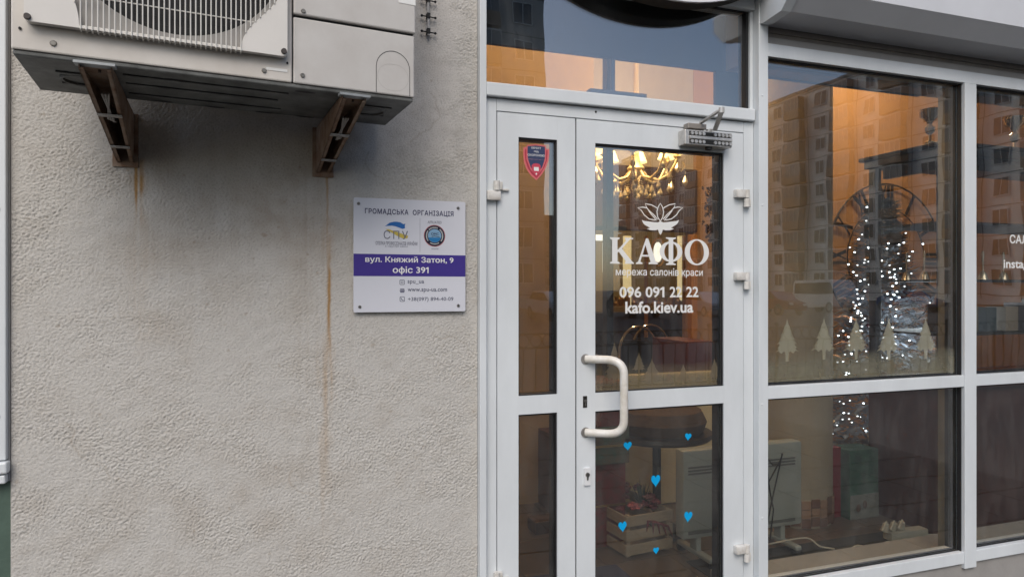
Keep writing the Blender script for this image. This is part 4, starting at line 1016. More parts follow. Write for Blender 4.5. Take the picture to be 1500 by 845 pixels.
# Christmas tree
tx, ty = Pt(1290, 400, 1.38).x, 1.38
L_ = bpy.data.lights.new('tree_light', 'POINT'); L_.energy = 13; L_.color = (.80, .90, 1); L_.shadow_soft_size = .25
lo_ = bpy.data.objects.new('tree_light', L_); COL.objects.link(lo_); lo_.location = (tx-.1, ty-.42, 1.25)
xt = thing('christmas_tree', 'dark Christmas tree covered in tiny white lights behind the cabinet', 'christmas tree', (tx, ty, FZ))
b = NB(); cyl(b, (tx, ty, FZ), (tx, ty, 2.05), .025, .004, 8); obj('trunk', b, mat('tree_trunk', (.05, .03, .02), .8), xt)
vv, ff = [], []; rt = random.Random(3)
for i in range(7500):
    f = rt.random()**1.05; z = .42+f*1.76; rad_ = (1-f)*.60+.045; a = rt.uniform(0, 2*math.pi); rr3 = rad_*math.sqrt(rt.uniform(.15, 1))*rt.choice((1, 1, .93, .8))
    p0 = Vector((tx+rr3*math.cos(a), ty+rr3*math.sin(a), z-rr3*.28)); L_ = rt.uniform(.05, .11); d_ = Vector((math.cos(a+rt.uniform(-.6, .6)), math.sin(a+rt.uniform(-.6, .6)), rt.uniform(-.5, .45))).normalized()*L_
    s_ = d_.cross(Vector((0, 0, 1))).normalized()*rt.uniform(.009, .019); k = len(vv)
    vv += [p0-s_*.5, p0+s_*.5, p0+d_*.6+s_, p0+d_, p0+d_*.6-s_]; ff.append((k, k+1, k+2, k+3, k+4))
me = bpy.data.meshes.new('branches'); me.from_pydata([tuple(v) for v in vv], [], ff); link('branches', me, mat('frosted_needles', (.34, .38, .44), .5, noise=.5, nscale=20), xt)
LED2 = mat('dim_led', (.9, .95, 1), .4, emit=(.85, .92, 1), estr=2.5)
lm2 = None
LED = mat('cool_white_led', (.9, .95, 1), .4, emit=(.80, .90, 1), estr=9)
lm = None
def spots():
    for (px, py) in ((1270, 303), (1281, 306), (1286, 308), (1269, 323), (1277, 325), (1285, 341), (1263, 343), (1258, 350), (1245, 362), (1272, 362), (1252, 369), (1267, 380), (1243, 387), (1256, 388), (1250, 398), (1255, 403), (1312, 335), (1321, 334), (1327, 341), (1317, 358), (1324, 355), (1316, 371), (1337, 368), (1332, 375), (1331, 381), (1319, 393), (1335, 400), (1313, 414), (1325, 419), (1317, 435), (1352, 357), (1362, 443), (1267, 426), (1256, 430), (1276, 434), (1257, 437), (1250, 442), (1259, 445), (1252, 451), (1257, 455), (1262, 462), (1267, 466), (1246, 470), (1274, 478), (1278, 485), (1281, 491), (1262, 494), (1244, 505), (1252, 512), (1228, 491), (1235, 484), (1277, 511), (1341, 484), (1361, 466), (1332, 498), (1247, 517), (1227, 530), (1235, 529), (1245, 586), (1283, 582), (1236, 604), (1244, 613), (1261, 610), (1226, 622), (1284, 620), (1219, 635), (1278, 637), (1280, 613), (1230, 556), (1250, 560), (1240, 545), (1262, 549), (1275, 560), (1225, 575), (1265, 590), (1300, 430), (1290, 520)):
        yield px, py
    for i in range(110):
        f = rt.random()**.8; yield 1285+rt.uniform(-1, 1)*(6+68*f), 300+f*335
for i, (px, py) in enumerate(spots()):
    yd = 1.38-rt.uniform(.05, .3)
    if 1290 < px < 1345: yd = 1.12
    p_ = Pt(px, py, yd)
    if lm is None:
        b = NB(); ball(b, (0, 0, 0), .0056, 8, 5, (1.25, 1, .8)); lm = bpy.data.meshes.new('light_bulb'); b.to_mesh(lm); b.free(); lm.materials.append(LED)
    if lm2 is None:
        lm2 = lm.copy(); lm2.materials[0] = LED2
    o = link('light_bulb', lm if i % 5 not in (1, 3) else lm2, parent=xt); o.matrix_parent_inverse = Matrix.Translation((-tx, -ty, -FZ)); o.location = p_
BAU = [mat('silver_bauble', (.6, .6, .62), .15, metal=1), mat('plum_bauble', (.12, .02, .04), .25), mat('copper_bauble', (.5, .2, .08), .25, metal=.8)]
for i in range(30):
    f = rt.random()*.85; z = .55+f*1.6; rad_ = (1-f)*.46+.02; a = rt.uniform(math.pi*.9, math.pi*2.0); b = NB(); ball(b, (tx+rad_*math.cos(a), ty+rad_*math.sin(a), z-.1), rt.uniform(.02, .034), 10, 7); obj('bauble', b, BAU[i % 3], xt, smooth=True)
vv, ff = [], []
for i in range(60):   # ribbons / twigs catching warm light
    f = rt.random()*.8; z = .6+f*1.4; rad_ = (1-f)*.5+.05; a = rt.uniform(math.pi*.8, math.pi*2.1); p0 = Vector((tx+rad_*.6*math.cos(a), ty+rad_*.6*math.sin(a), z)); d_ = Vector((math.cos(a), math.sin(a), rt.uniform(-.1, .7)))*.16; s_ = Vector((0, 0, .006)); k = len(vv)
    vv += [p0-s_, p0+s_, p0+d_*.6+s_+Vector((0, 0, .02)), p0+d_, p0+d_*.6-s_+Vector((0, 0, .02))]; ff.append((k, k+1, k+2, k+3, k+4))
me = bpy.data.meshes.new('copper_twigs'); me.from_pydata([tuple(v) for v in vv], [], ff); link('copper_twigs', me, BAU[2], xt)
# gift boxes beside the cabinet
x0, x1, x2 = Pt(1217, 700, .92).x, Pt(1241, 700, .88).x, Pt(1283, 700, .88).x
zt6 = CAMZ-(652-422)/1000*(.92+2.374)/.78
gb = thing('gift_box', 'tall red gift box beside the green one under the tree', 'gift box', (x0, .95, FZ)); b = NB(); box(b, x0-.02, x0+.09, .93, 1.15, FZ, zt6, .004); obj('box_body', b, mat('red_paper', (.20, .012, .02), .5, noise=.2, nscale=10), gb)
GP_ = mat('green_paper', (.04, .12, .08), .5, noise=.75, nscale=16, dirt=(.03, .06, .05))
gb = thing('gift_box', 'green patterned gift box with pale lower border by the cabinet', 'gift box', (x1, .9, FZ)); b = NB(); box(b, x1, x2, .86, 1.02, FZ+.001, zt6-.01, .004); gbb = obj('box_body', b, GP_, gb)
b = NB(); box(b, x1+.002, x2-.002, .857, .8595, FZ+.003, FZ+.15); obj('pale_border', b, mat('pale_print', (.22, .23, .21), .6, noise=.4, nscale=14), gb)
b = NB()
for k in range(2): ball(b, (x1+.06+.05*k, .852, FZ+.07+.02*k), .018, 8, 6, (1, .2, 1.4))
obj('print_figure', b, mat('print_brown', (.10, .05, .03), .6), gb)
# convector heater
hx0, hx1 = 1.95, 2.70; hy = .66
ht = thing('convector_heater', 'white electric convector heater on feet behind the window', 'heater', (2.3, hy, FZ))
HW = mat('heater_white', (.36, .38, .35), .4, noise=.06, nscale=6)
b = NB(); box(b, hx0, hx1, hy-.04, hy+.04, .27, .725, .016); obj('heater_body', b, HW, ht, smooth=True)
b = NB()
for k in range(3): box(b, hx0+.03, hx1-.05, hy-.0425, hy-.0405, .60+k*.016, .609+k*.016)
box(b, hx0+.03, hx1-.05, hy-.0425, hy-.0405, .296, .312); obj('air_slots', b, mat('slot_shadow_grey', (.14, .14, .135), .6), ht)
for x in (hx0+.10, hx1-.12):
    b = NB(); box(b, x-.02, x+.02, hy-.15, hy+.15, FZ+.03, FZ+.055, .008); box(b, x-.015, x+.015, hy-.03, hy+.03, FZ+.05, .29, .004); obj('foot', b, HW, ht)
    for sg in (-1, 1): b = NB(); cyl(b, (x-.018, hy+sg*.13, FZ+.02), (x+.018, hy+sg*.13, FZ+.02), .0195, seg=12); obj('castor', b, DARK, ht)
# iron plant stand seen against the heater
ps = thing('iron_stand', 'thin black wrought iron stand in front of the heater', 'plant stand', tuple(Pt(1132, 800, .48))[:2]+(FZ,))
b = NB(); y = .48
for P in ([(1146, 663), (1138, 700), (1128, 745), (1118, 800)], [(1124, 690), (1128, 720), (1133, 745), (1128, 790)], [(1125, 672), (1132, 680), (1142, 678), (1146, 664)], [(1122, 740), (1126, 705), (1134, 690), (1144, 672)]):
    tube(b, [Pt(a, c2, y) for a, c2 in P], .004, 6)
tube(b, [(Pt(1129, 820, y).x+.05*math.cos(R(t_)), y+.05*math.sin(R(t_)), FZ+.004+.0) for t_ in range(0, 360, 24)], .005, 6, True)
obj('scroll_frame', b, mat('black_iron', (.01, .01, .01), .5), ps)
# dark rug inside the window and the violet mat inside the door
b = NB(); box(b, 1.98, 3.52, .42, .64, FZ+.001, FZ+.008, .002); tag(obj('rug', b, mat('rug_charcoal', (.035, .035, .037), .95, noise=.3, nscale=60)), 'charcoal runner on the floor behind the shop window', 'rug')
b = NB(); p1 = Pt(872, 800, .0); 
b = NB(); box(b, .78, 1.62, .32, .72, FZ+.001, FZ+.009, .002); dm = obj('door_mat', b, mat('blue_mat', (.045, .05, .105), .95, noise=.2, nscale=60)); tag(dm, 'dark blue mat just inside the glass door', 'door mat')
# power strip with white cables
psx = Pt(1312, 795, .52)
pw = thing('power_strip', 'white power strip with plugs lying on the floor by the window', 'power strip', (psx.x, .52, FZ))
CREAM = mat('cream_plastic', (.50, .47, .38), .4, noise=.1, nscale=30)
b = NB(); c0 = Vector((psx.x-.06, .52, FZ+.035)); bar(b, c0+Vector((-.0, 0, 0)), c0+Vector((.25, -.015, 0)), .06, .045); obj('strip_body', b, CREAM, pw)
for k in range(3):
    b = NB(); q = c0+Vector((-.02+.055*k, -.002*k, .03)); cyl(b, q, q+Vector((0, -.01, .04)), .021, .016, 12); tube(b, [q+Vector((0, -.01, .04)), q+Vector((-.02, -.03, .06)), q+Vector((-.06, -.04, .02))], .005, 6); obj('plug', b, CREAM, pw)
cabm = mat('white_cable', (.50, .46, .38), .45)
for lab, P in (('white cable looping from the power strip onto the rug', [(1302, 793, 0.50), (1285, 797, 0.46), (1268, 800, 0.44), (1255, 798, 0.43), (1240, 808, 0.43)]),
               ('white cable running from the heater foot along the rug', [(1126, 796, 0.50), (1150, 791, 0.52), (1175, 787, 0.54), (1188, 789, 0.54), (1201, 799, 0.51), (1222, 803, 0.50)]),
               ('white cable from the power strip past the mullion', [(1344, 790, 0.50), (1360, 791, 0.50), (1380, 793, 0.49), (1425, 786, 0.50), (1445, 782, 0.50), (1462, 784, 0.50), (1478, 779, 0.48), (1492, 770, 0.46), (1520, 768, 0.46)])):
    b = NB(); raw = [Pt(*q) for q in P]
    for q in raw: q.z = max(q.z, FZ+.012)
    sm_ = []
    for i in range(len(raw)-1):
        p0, p1, p2, p3 = raw[max(i-1, 0)], raw[i], raw[i+1], raw[min(i+2, len(raw)-1)]
        for k in range(5):
            t_ = k/5; sm_.append(.5*((2*p1)+(-p0+p2)*t_+(2*p0-5*p1+4*p2-p3)*t_*t_+(-p0+3*p1-3*p2+p3)*t_**3))
    sm_.append(raw[-1]); tube(b, sm_, .0045, 6); tag(obj('cable', b, cabm, smooth=True), lab, 'cable')

# --- seen through the door
# beige rounded screen, round table, crate with flowers, gift boxes
b = NB(); b2 = [(1.86+.0*i, 0) for i in range(1)]; b.free()
x0, x1 = Pt(914, 700, 1.5).x, Pt(1000, 700, 1.5).x
b = NB(); box(b, x0-.10, x1+.25, 1.5, 1.55, FZ, 1.0, .01); tag(obj('low_partition', b, mat('beige_glossy_panel', (.85, .70, .44), .15, noise=.12, nscale=4)), 'low glossy beige partition behind the round table', 'partition')
tcx, tcy = Pt(962, 640, 1.08).x, 1.08
rt_ = thing('round_table', 'round dark table on a single black leg behind the door', 'table', (tcx, tcy, FZ))
b = NB(); lathe(b, (tcx, tcy, 0), [(.02, .70), (.30, .70), (.315, .715), (.31, .735), (.02, .738)], 40); obj('table_top', b, mat('dark_table', (.022, .014, .01), .4), rt_, smooth=True)
b = NB(); lathe(b, (tcx, tcy, 0), [(.26, .74), (.28, .80), (.25, .86), (.15, .90), (.05, .91)], 30); obj('basket', b, mat('brown_wicker', (.09, .05, .025), .8, noise=.4, nscale=40), rt_, smooth=True)
b = NB(); cyl(b, (tcx, tcy, FZ+.02), (tcx, tcy, .70), .024, seg=12); obj('table_leg', b, DARK, rt_)
b = NB(); lathe(b, (tcx, tcy, FZ), [(.16, 0), (.16, .012), (.04, .03), (.02, .03)], 24); obj('table_foot', b, DARK, rt_, smooth=True)
# slatted crate
cx0, cx1 = Pt(908, 780, .78).x, Pt(970, 780, .80).x; ccx2 = (cx0+cx1)/2
kr_ = thing('wooden_crate', 'pale slatted wooden crate filled with red flowers and a spiky plant', 'crate', (ccx2, .9, FZ), R(0))
CW = mat('pale_crate_wood', (.42, .33, .23), .7, noise=.2, nscale=14, stretch=(1, 1, 6))
ang = R(6); kw, kd, kh = .30, .46, .225
KM = Matrix.Translation((cx0+.16, 1.02, FZ)) @ Matrix.Rotation(ang, 4, 'Z')
def kb(nm, *a):
    b = NB(); box(b, *a, .003); b.transform(KM); obj(nm, b, CW, kr_)
for k in range(3):
    z0 = .012+k*.075; z1 = z0+.055
    kb('slat', -kw/2, kw/2, -kd/2, -kd/2+.012, z0, z1); kb('slat', -kw/2, kw/2, kd/2-.012, kd/2, z0, z1)
    kb('slat', -kw/2, -kw/2+.012, -kd/2+.013, kd/2-.013, z0, z1); kb('slat', kw/2-.012, kw/2, -kd/2+.013, kd/2-.013, z0, z1)
for sx in (-1, 1):
    for sy in (-1, 1):
        x = sx*(kw/2-.024); y = sy*(kd/2-.024); kb('corner_post', x-.011, x+.011, y-.011, y+.011, .0, kh-.004)
kb('crate_floor', -kw/2+.013, kw/2-.013, -kd/2+.013, kd/2-.013, .012, .02)
fl = thing('flower_arrangement', 'dark red flowers and a spiky plant in the slatted crate', 'flowers', tuple(KM @ Vector((0, 0, .1))))
RF = [mat('wine_petal', (.16, .02, .035), .6), mat('pink_petal', (.38, .10, .12), .6), mat('dusty_petal', (.22, .10, .10), .7)]
for i in range(34):
    q = KM @ Vector((rt.uniform(-.13, .13), rt.uniform(-.21, .21), rt.uniform(.20, .285))); b = NB()
    for k in range(7):
        a = k*2*math.pi/7+i; rr3 = rt.uniform(.014, .024); ball(b, q+Vector((math.cos(a)*rr3*.7, math.sin(a)*rr3*.7, (k % 3)*.004)), rr3*.7, 6, 4, (1, 1, .6))
    ball(b, q+Vector((0, 0, .01)), .012, 6, 4); obj('flower', b, RF[i % 3], fl, smooth=True)
vv, ff = [], []; q0 = KM @ Vector((.06, -.08, .20))
for i in range(90):
    a = rt.uniform(0, 2*math.pi); el = rt.uniform(.1, 1.4); d_ = Vector((math.cos(a)*math.cos(el), math.sin(a)*math.cos(el), math.sin(el)))*rt.uniform(.08, .16); s_ = d_.cross(Vector((.1, .3, 1))).normalized()*.005; k = len(vv)
    vv += [q0-s_, q0+s_, q0+d_*.5+s_*.9, q0+d_, q0+d_*.5-s_*.9]; ff.append((k, k+1, k+2, k+3, k+4))
me = bpy.data.meshes.new('spiky_leaves'); me.from_pydata([tuple(v) for v in vv], [], ff); link('spiky_leaves', me, mat('dark_leaf', (.03, .05, .03), .5), fl)
b = NB(); q0 = KM @ Vector((.02, -kd/2-.004, .17))
for k in range(5): tube(b, [q0+Vector((0, 0, 0)), q0+Vector((-.04+.03*k, -.012, .012-.01*k)), q0+Vector((-.05+.04*k, -.014, -.04-.012*k))], [.008, .007, .002], 6)
obj('hanging_flower', b, RF[0], fl)
# stacked wrapped boxes left of it
gx0, gx1 = Pt(872, 700, .98).x-.10, Pt(914, 700, .98).x
for nm, z0, z1, m_, lab in (('gift_box', FZ, .60, mat('red_print_paper', (.20, .02, .025), .5, noise=.8, nscale=22, dirt=(.10, .05, .04)), 'lower red patterned gift box left of the flower crate'),
                            ('gift_box', .601, .80, mat('teal_print_paper', (.06, .13, .10), .5, noise=.8, nscale=20, dirt=(.16, .09, .06)), 'teal patterned gift box in the middle of the stack'),
                            ('gift_box', .801, 1.04, mat('red_print_paper', (.2, .02, .03), .5), 'upper red gift box on top of the stack')):
    t = thing(nm, lab, 'gift box', (gx0, 1.0, z0), 0, 'gift boxes stacked left of the flower crate'); b = NB(); box(b, gx0-(.03 if m_.name[0] == 't' else 0), gx1+(.012 if m_.name[0] == 't' else 0), .96+(.0 if m_.name[0] == 'r' else -.02), 1.25, z0, z1, .004); obj('box_body', b, m_, t)
    b = NB(); box(b, gx0+.0, gx1+.001, .956+(.0 if m_.name[0] == 'r' else -.02), .9585+(.0 if m_.name[0] == 'r' else -.02), (z0+z1)/2-.006, (z0+z1)/2+.006); obj('ribbon', b, BRASS, t)
# dark inner vestibule frame
vf = thing('inner_door_frame', 'dark inner door frame standing behind the glass door', 'door frame', (1.8, 1.3, FZ))
xi = Pt(894, 300, 1.3).x
b = NB(); box(b, xi-.022, xi+.022, 1.3, 1.36, FZ, 3.79, .002); obj('upright', b, mat('blue_black_frame', (.012, .016, .03), .4), vf)
b = NB(); box(b, xi-.29, xi+.12, 1.31, 1.35, 1.90, 1.925, .002); obj('cross_bar', b, MATS['blue_black_frame'], vf)
# cabinet and step seen through the narrow leaf
b = NB(); p_ = Pt(788, 640, 1.79); box(b, p_.x, p_.x+.34, 1.56, 1.79, FZ, .64, .005); wc = obj('wood_cupboard', b, WOODR); tag(wc, 'low dark wooden cupboard against the tan wall behind the narrow door leaf', 'cupboard')
b = NB(); p_ = Pt(775, 760, 1.35); box(b, p_.x, p_.x+.15, 1.25, 1.38, FZ, FZ+.07, .004); tag(obj('step_block', b, mat('dark_step', (.06, .03, .02), .6)), 'small dark wooden block on the floor behind the narrow door leaf', 'block')
b = NB(); box(b, .73, 2.0, 1.785, 1.80, .82, .86, .004); obj('dado_rail', b, TAN, iw)
# chandelier
hc = Pt(937, 215, 1.70); 
ch = thing('chandelier', 'golden chandelier with lit pleated shades and crystal drops behind the door', 'chandelier', (hc.x, 1.75, 2.2))
GO = mat('chandelier_gold', (.74, .60, .36), .35, metal=.4)
z0 = 2.36
b = NB(); lathe(b, (hc.x, 1.75, 0), [(.004, 2.20), (.02, 2.215), (.012, 2.24), (.045, 2.27), (.06, 2.30), (.03, 2.34), (.018, 2.42), (.03, 2.5), (.02, 2.6), (.01, 3.799)], 20); obj('stem', b, GO, ch, smooth=True)
SHADE = mat('lit_shade', (.9, .75, .45), .6, emit=(1, .74, .34), estr=1.7)
CRY = mat('crystal_drop', (.9, .84, .70), .08, metal=.4)
narm = 8
for k in range(narm):
    a = 2*math.pi*k/narm+.2; ex, ey = math.cos(a), math.sin(a); P = []
    for (r_, z) in ((.03, 2.30), (.08, 2.235), (.15, 2.215), (.22, 2.25), (.26, 2.32), (.275, 2.36)): P.append((hc.x+r_*ex, 1.75+r_*ey, z))
    b = NB(); tube(b, P, [.010, .011, .011, .010, .009, .008], 8); obj('arm', b, GO, ch, smooth=True)
    P = [(hc.x+r_*ex, 1.75+r_*ey, z) for (r_, z) in ((.26, 2.30), (.30, 2.27), (.325, 2.30), (.31, 2.33))]; b = NB(); tube(b, P, .006, 6); obj('scroll', b, GO, ch, smooth=True)
    b = NB(); lathe(b, (hc.x+.275*ex, 1.75+.275*ey, 2.36), [(.016, 0), (.03, .008), (.012, .02), (.010, .045)], 12); obj('candle_cup', b, GO, ch, smooth=True)
    b = NB(); seg_ = 20; cxx, cyy = hc.x+.275*ex, 1.75+.275*ey; ra, rb_ = [], []
    for i in range(seg_):
        t_ = 2*math.pi*i/seg_; w1 = 1+.05*(i % 2); ra.append(b.verts.new((cxx+.058*w1*math.cos(t_), cyy+.058*w1*math.sin(t_), 2.39))); rb_.append(b.verts.new((cxx+.030*w1*math.cos(t_), cyy+.030*w1*math.sin(t_), 2.465)))
    for i in range(seg_): j = (i+1) % seg_; b.faces.new((ra[i], ra[j], rb_[j], rb_[i]))
    obj('lamp_shade', b, SHADE, ch)
    for (r_, z, s_) in ((.275, 2.335, 1.5), (.325, 2.24, 1.5), (.16, 2.17, 1.4), (.22, 2.19, 1.3), (.10, 2.15, 1.2)):
        b = NB(); x, y = hc.x+r_*ex, 1.75+r_*ey; cyl(b, (x, y, z+.03), (x, y, z), .002, seg=5); lathe(b, (x, y, z-.05*s_), [(.002, 0), (.012*s_, .012*s_), (.014*s_, .02*s_), (.006*s_, .04*s_), (.002, .05*s_)], 6); obj('crystal_drop', b, CRY, ch)
for k in range(10):
    a = 2*math.pi*k/10; r_ = .05+.03*(k % 2); b = NB(); x, y = hc.x+r_*math.cos(a), 1.75+r_*math.sin(a); zz = 2.17-.02*(k % 3)
    for q in range(4): ball(b, (x, y, zz+.03+.016*q), .0045, 6, 4)
    lathe(b, (x, y, zz-.03), [(.002, 0), (.014, .014), (.015, .024), (.004, .05)], 6); obj('crystal_drop', b, CRY, ch)
ch.location.z += .065
# back room seen through the opening: mirror lights, mirror, counter, chairs
STRIP = mat('warm_strip', (.8, .7, .4), .5, emit=(1, .80, .42), estr=.6); STW = mat('cool_panel', (.9, .9, .9), .5, emit=(1, .95, .85), estr=1.2)
GOLDT = mat('gold_trim', (.55, .30, .08), .4, metal=.3)
def panel(nm, a, c2, y, m_, lab, cat, grp=None, th=.05):
    (x0, z1), (x1, z0) = Q(a[0], a[1], y), Q(c2[0], c2[1], y); b = NB(); box(b, x0, x1, y, y+th, max(z0, FZ), z1, .004); o = obj(nm, b, m_); tag(o, lab, cat, grp); return o
panel('light_panel', (872, 343), (893, 352), 5.0, STW, 'bright white ceiling-height lamp at the back, top left of the logo', 'lamp')
panel('light_panel', (885, 354), (893, 398), 5.1, STW, 'bright upright white lamp behind the first letter of the logo', 'lamp')
panel('light_panel', (915, 345), (925, 512), 5.2, STRIP, 'tall warm lit strip left of the logo middle', 'lamp')
panel('light_panel', (995, 345), (1004, 440), 5.2, STRIP, 'short warm lit strip behind the last letter of the logo', 'lamp')
panel('gold_post', (947, 345), (949.5, 535), 3.6, GOLDT, 'thin gold upright in the back room, middle of the door glass', 'post', 'gold uprights')
panel('gold_post', (1003, 345), (1005, 500), 3.6, GOLDT, 'thin gold upright in the back room, right of the logo', 'post', 'gold uprights')
panel('door_casing', (1013, 343), (1022, 522), 2.53, mat('orange_wood', (.55, .24, .05), .5), 'orange wooden casing at the edge of the back room opening', 'casing', None, .06)
mx, mz = Q(963, 369, 5.4)
mr_ = thing('round_mirror_lamp', 'bright oval lit mirror behind the third letter of the logo', 'mirror', (mx, 5.4, mz))
b = NB(); sheet(b, [ell(mx, mz, .06, .13, 30)], 5.4, .02); obj('lit_disc', b, STW, mr_)
b = NB(); tube(b, [(mx+.10*math.cos(R(t_)), 5.38, mz+.18*math.sin(R(t_))) for t_ in range(0, 360, 12)], .012, 6, True); obj('mirror_rim', b, GOLDT, mr_)
panel('back_counter', (872, 458), (1000, 640), 4.6, mat('dark_counter', (.06, .045, .035), .4), 'long dark counter in the back room', 'counter', None, .4)
btm = None
for k in range(11):
    px = 902+k*9+rt.uniform(-2, 2); p_ = Pt(px, 458, 4.75)
    if btm is None:
        b = NB(); lathe(b, (0, 0, 0), [(.035, 0), (.036, .14), (.014, .17), (.014, .20), (.018, .205), (.018, .23)], 10); btm = bpy.data.meshes.new('bottle'); b.to_mesh(btm); b.free(); btm.materials.append(mat('amber_bottle', (.35, .20, .08), .2))
    o = link('bottle', btm); o.location = (p_.x, 4.75, Q(935, 458, 4.6)[1]+.001); o.scale = (1, 1, rt.uniform(.7, 1.25)); tag(o, 'small bottle standing on the long dark counter in the back room', 'bottle', 'bottles on the back counter')
panel('cream_board', (898, 448), (960, 456), 4.58, mat('cream_board', (.5, .42, .26), .6), 'cream shelf board along the dark counter', 'shelf', None, .03)
panel('reception_desk', (1008, 500), (1046, 640), 1.9, mat('red_desk', (.14, .03, .02), .4), 'dark red reception desk beside the wall behind the door', 'desk', None, .5)
for i, px in enumerate((935, 953)):
    y = 3.2+.2*i; p_ = Pt(px, 500, y); t = thing('salon_chair', ('salon chair with bright arched back, nearer the handle', 'salon chair with bright arched back, nearer the fir stencils')[i], 'chair', (p_.x, y, FZ), 0, 'salon chairs in the back room')
    b = NB(); tube(b, [(p_.x-.2+.0*k, y, .55) if k == 0 else (p_.x+.2*math.cos(math.pi-math.pi*k/12)*1.0, y, .95+.25*math.sin(math.pi*k/12)) if k < 13 else (p_.x+.2, y, .55) for k in range(14)], .012, 8); obj('back_frame', b, SILV, t, smooth=True)
    b = NB(); box(b, p_.x-.17, p_.x+.17, y-.01, y+.02, .62, 1.08, .02); obj('backrest', b, mat('black_leather', (.02, .018, .017), .4), t)
    b = NB(); box(b, p_.x-.2, p_.x+.2, y-.42, y-.02, .56, .64, .02); obj('seat', b, MATS['black_leather'], t)
    b = NB(); cyl(b, (p_.x, y-.22, FZ+.02), (p_.x, y-.22, .56), .03, seg=12); cyl(b, (p_.x, y-.22, FZ), (p_.x, y-.22, FZ+.025), .2, seg=20); obj('pedestal', b, SILV, t)
# green plant and red ornament by the wall at the right of the logo
wf_ = thing('wall_bouquet', 'dark trailing wall bouquet on the tan wall by the door hinge side', 'bouquet', tuple(Pt(1042, 330, 2.4)))
vv, ff = [], []
for i in range(170):
    px = 1043+rt.gauss(0, 5); py = rt.uniform(272, 350); p0 = Pt(px, py, 2.42+rt.uniform(-.05, .05)); a = rt.uniform(0, 6.28); d_ = Vector((math.cos(a), rt.uniform(-.3, .3), math.sin(a)))*rt.uniform(.02, .045); s_ = Vector((-d_.z, 0, d_.x))*.35; k = len(vv)
    vv += [p0, p0+d_*.5+s_, p0+d_, p0+d_*.5-s_]; ff.append((k, k+1, k+2, k+3))
me = bpy.data.meshes.new('leaves'); me.from_pydata([tuple(v) for v in vv], [], ff); link('leaves', me, mat('dark_wine_leaf', (.05, .03, .035), .6), wf_)
# ceiling lamps that light the room; the entrance one added to brighten the wall
for i, (x, y, e, nmx) in enumerate(((1.35, .75, 15, 'round ceiling lamp above the mat at the entrance'), (2.35, 1.3, 17, 'round ceiling lamp between the door and the column'), (4.9, 1.75, 46, 'round ceiling lamp over the Christmas tree'), (3.6, 4.2, 50, 'round ceiling lamp in the back room'))):
    t = thing('ceiling_lamp', nmx, 'lamp', (x, y, 3.75), 0, 'warm round ceiling lamps')
    b = NB(); lathe(b, (x, y, 0), [(.14, 3.799), (.15, 3.785), (.14, 3.765)], 30); obj('lamp_ring', b, GO, t, smooth=True)
    b = NB(); cyl(b, (x, y, 3.764), (x, y, 3.750), .13, .11, 30); obj('lamp_glass', b, mat('warm_diffuser', (.9, .8, .6), .5, emit=(1, .72, .38), estr=6), t, smooth=True)
    L_ = bpy.data.lights.new('lamp_light', 'POINT'); L_.energy = e; L_.color = (1, .70, .40); L_.shadow_soft_size = .1
    lo_ = bpy.data.objects.new('lamp_light', L_); COL.objects.link(lo_); lo_.parent = t; lo_.location = (0, 0, -.12)
L_ = bpy.data.lights.new('chandelier_light', 'POINT'); L_.energy = 30; L_.color = (1, .68, .34); L_.shadow_soft_size = .2
lo_ = bpy.data.objects.new('chandelier_light', L_); COL.objects.link(lo_); lo_.parent = ch; lo_.location = (0, 0, .36)

# ---------------------------------------------------------------- what the glass reflects: the street opposite
def block(name, label, wallm, origin, ang, n_bays, storeys, bay, sth, depth, balc, winm, balm):
    root = thing(name, label, 'building', origin, ang)
    Hh = storeys*sth+1.2
    b = NB(); box(b, 0, n_bays*bay, 0, depth, 0, Hh-.001); obj('wall', b, wallm, root, local=True)
    b = NB(); box(b, -.15, n_bays*bay+.15, -.15, depth+.15, Hh, Hh+.4); obj('roof', b, mat('roof_edge', (.16, .15, .15), .8), root, local=True)
    jm = mat('panel_joint', (.14, .13, .12), .9); b = NB()
    for s in range(storeys+1): box(b, 0, n_bays*bay, -.02, -.001, s*sth+.9, s*sth+.98)
    for i in range(1, n_bays): box(b, i*bay-.04, i*bay+.04, -.021, -.001, .5, Hh-.5)
    obj('panel_joints', b, jm, root, local=True)
    cache = {}
    def put(nm, x, z, mk):
        if nm not in cache:
            g = mk(); q = bpy.data.meshes.new(nm); g[0].to_mesh(q); g[0].free(); q.materials.append(g[1]); cache[nm] = q
        o = link(nm, cache[nm], parent=root, local=True); o.location = (x, 0, z)
        return o
    def win():
        g = NB(); box(g, -.75, .75, -.06, -.021, 0, 1.5); return g, mat('window_dark', (.035, .04, .05), .15)
    def frm():
        g = NB(); 
        for a in (-.80, -.03, .74): box(g, a, a+.06, -.09, -.0215, -.05, 1.55)
        box(g, -.80, .80, -.095, -.0215, -.06, .0); box(g, -.80, .80, -.095, -.0215, 1.5, 1.56); return g, mat('window_frame_white', (.6, .6, .6), .5)
    def balf():
        g = NB(); box(g, -1.5, 1.5, -1.1, -.0215, -.95, .1); return g, balm
    def balg():
        g = NB(); box(g, -1.48, 1.48, -1.08, -.1, .1005, 1.55); return g, mat('balcony_glazing', (.10, .11, .12), .2)
    def bals():
        g = NB(); box(g, -1.52, 1.52, -1.12, -.0215, 1.56, 1.68)
        for k in range(5): box(g, -1.5+k*.74, -1.45+k*.74, -1.12, -1.081, .1, 1.56)
        return g, mat('balcony_frame', (.42, .41, .40), .6)
    for s in range(storeys):
        z = s*sth+1.9
        for i in range(n_bays):
            x = (i+.5)*bay
            if (i % balc) == 1: put('balcony', x, z, balf); put('balcony_glazing', x, z, balg); put('balcony_frame', x, z, bals)
            else: put('window', x, z, win); put('window_frame', x, z, frm)
    return root
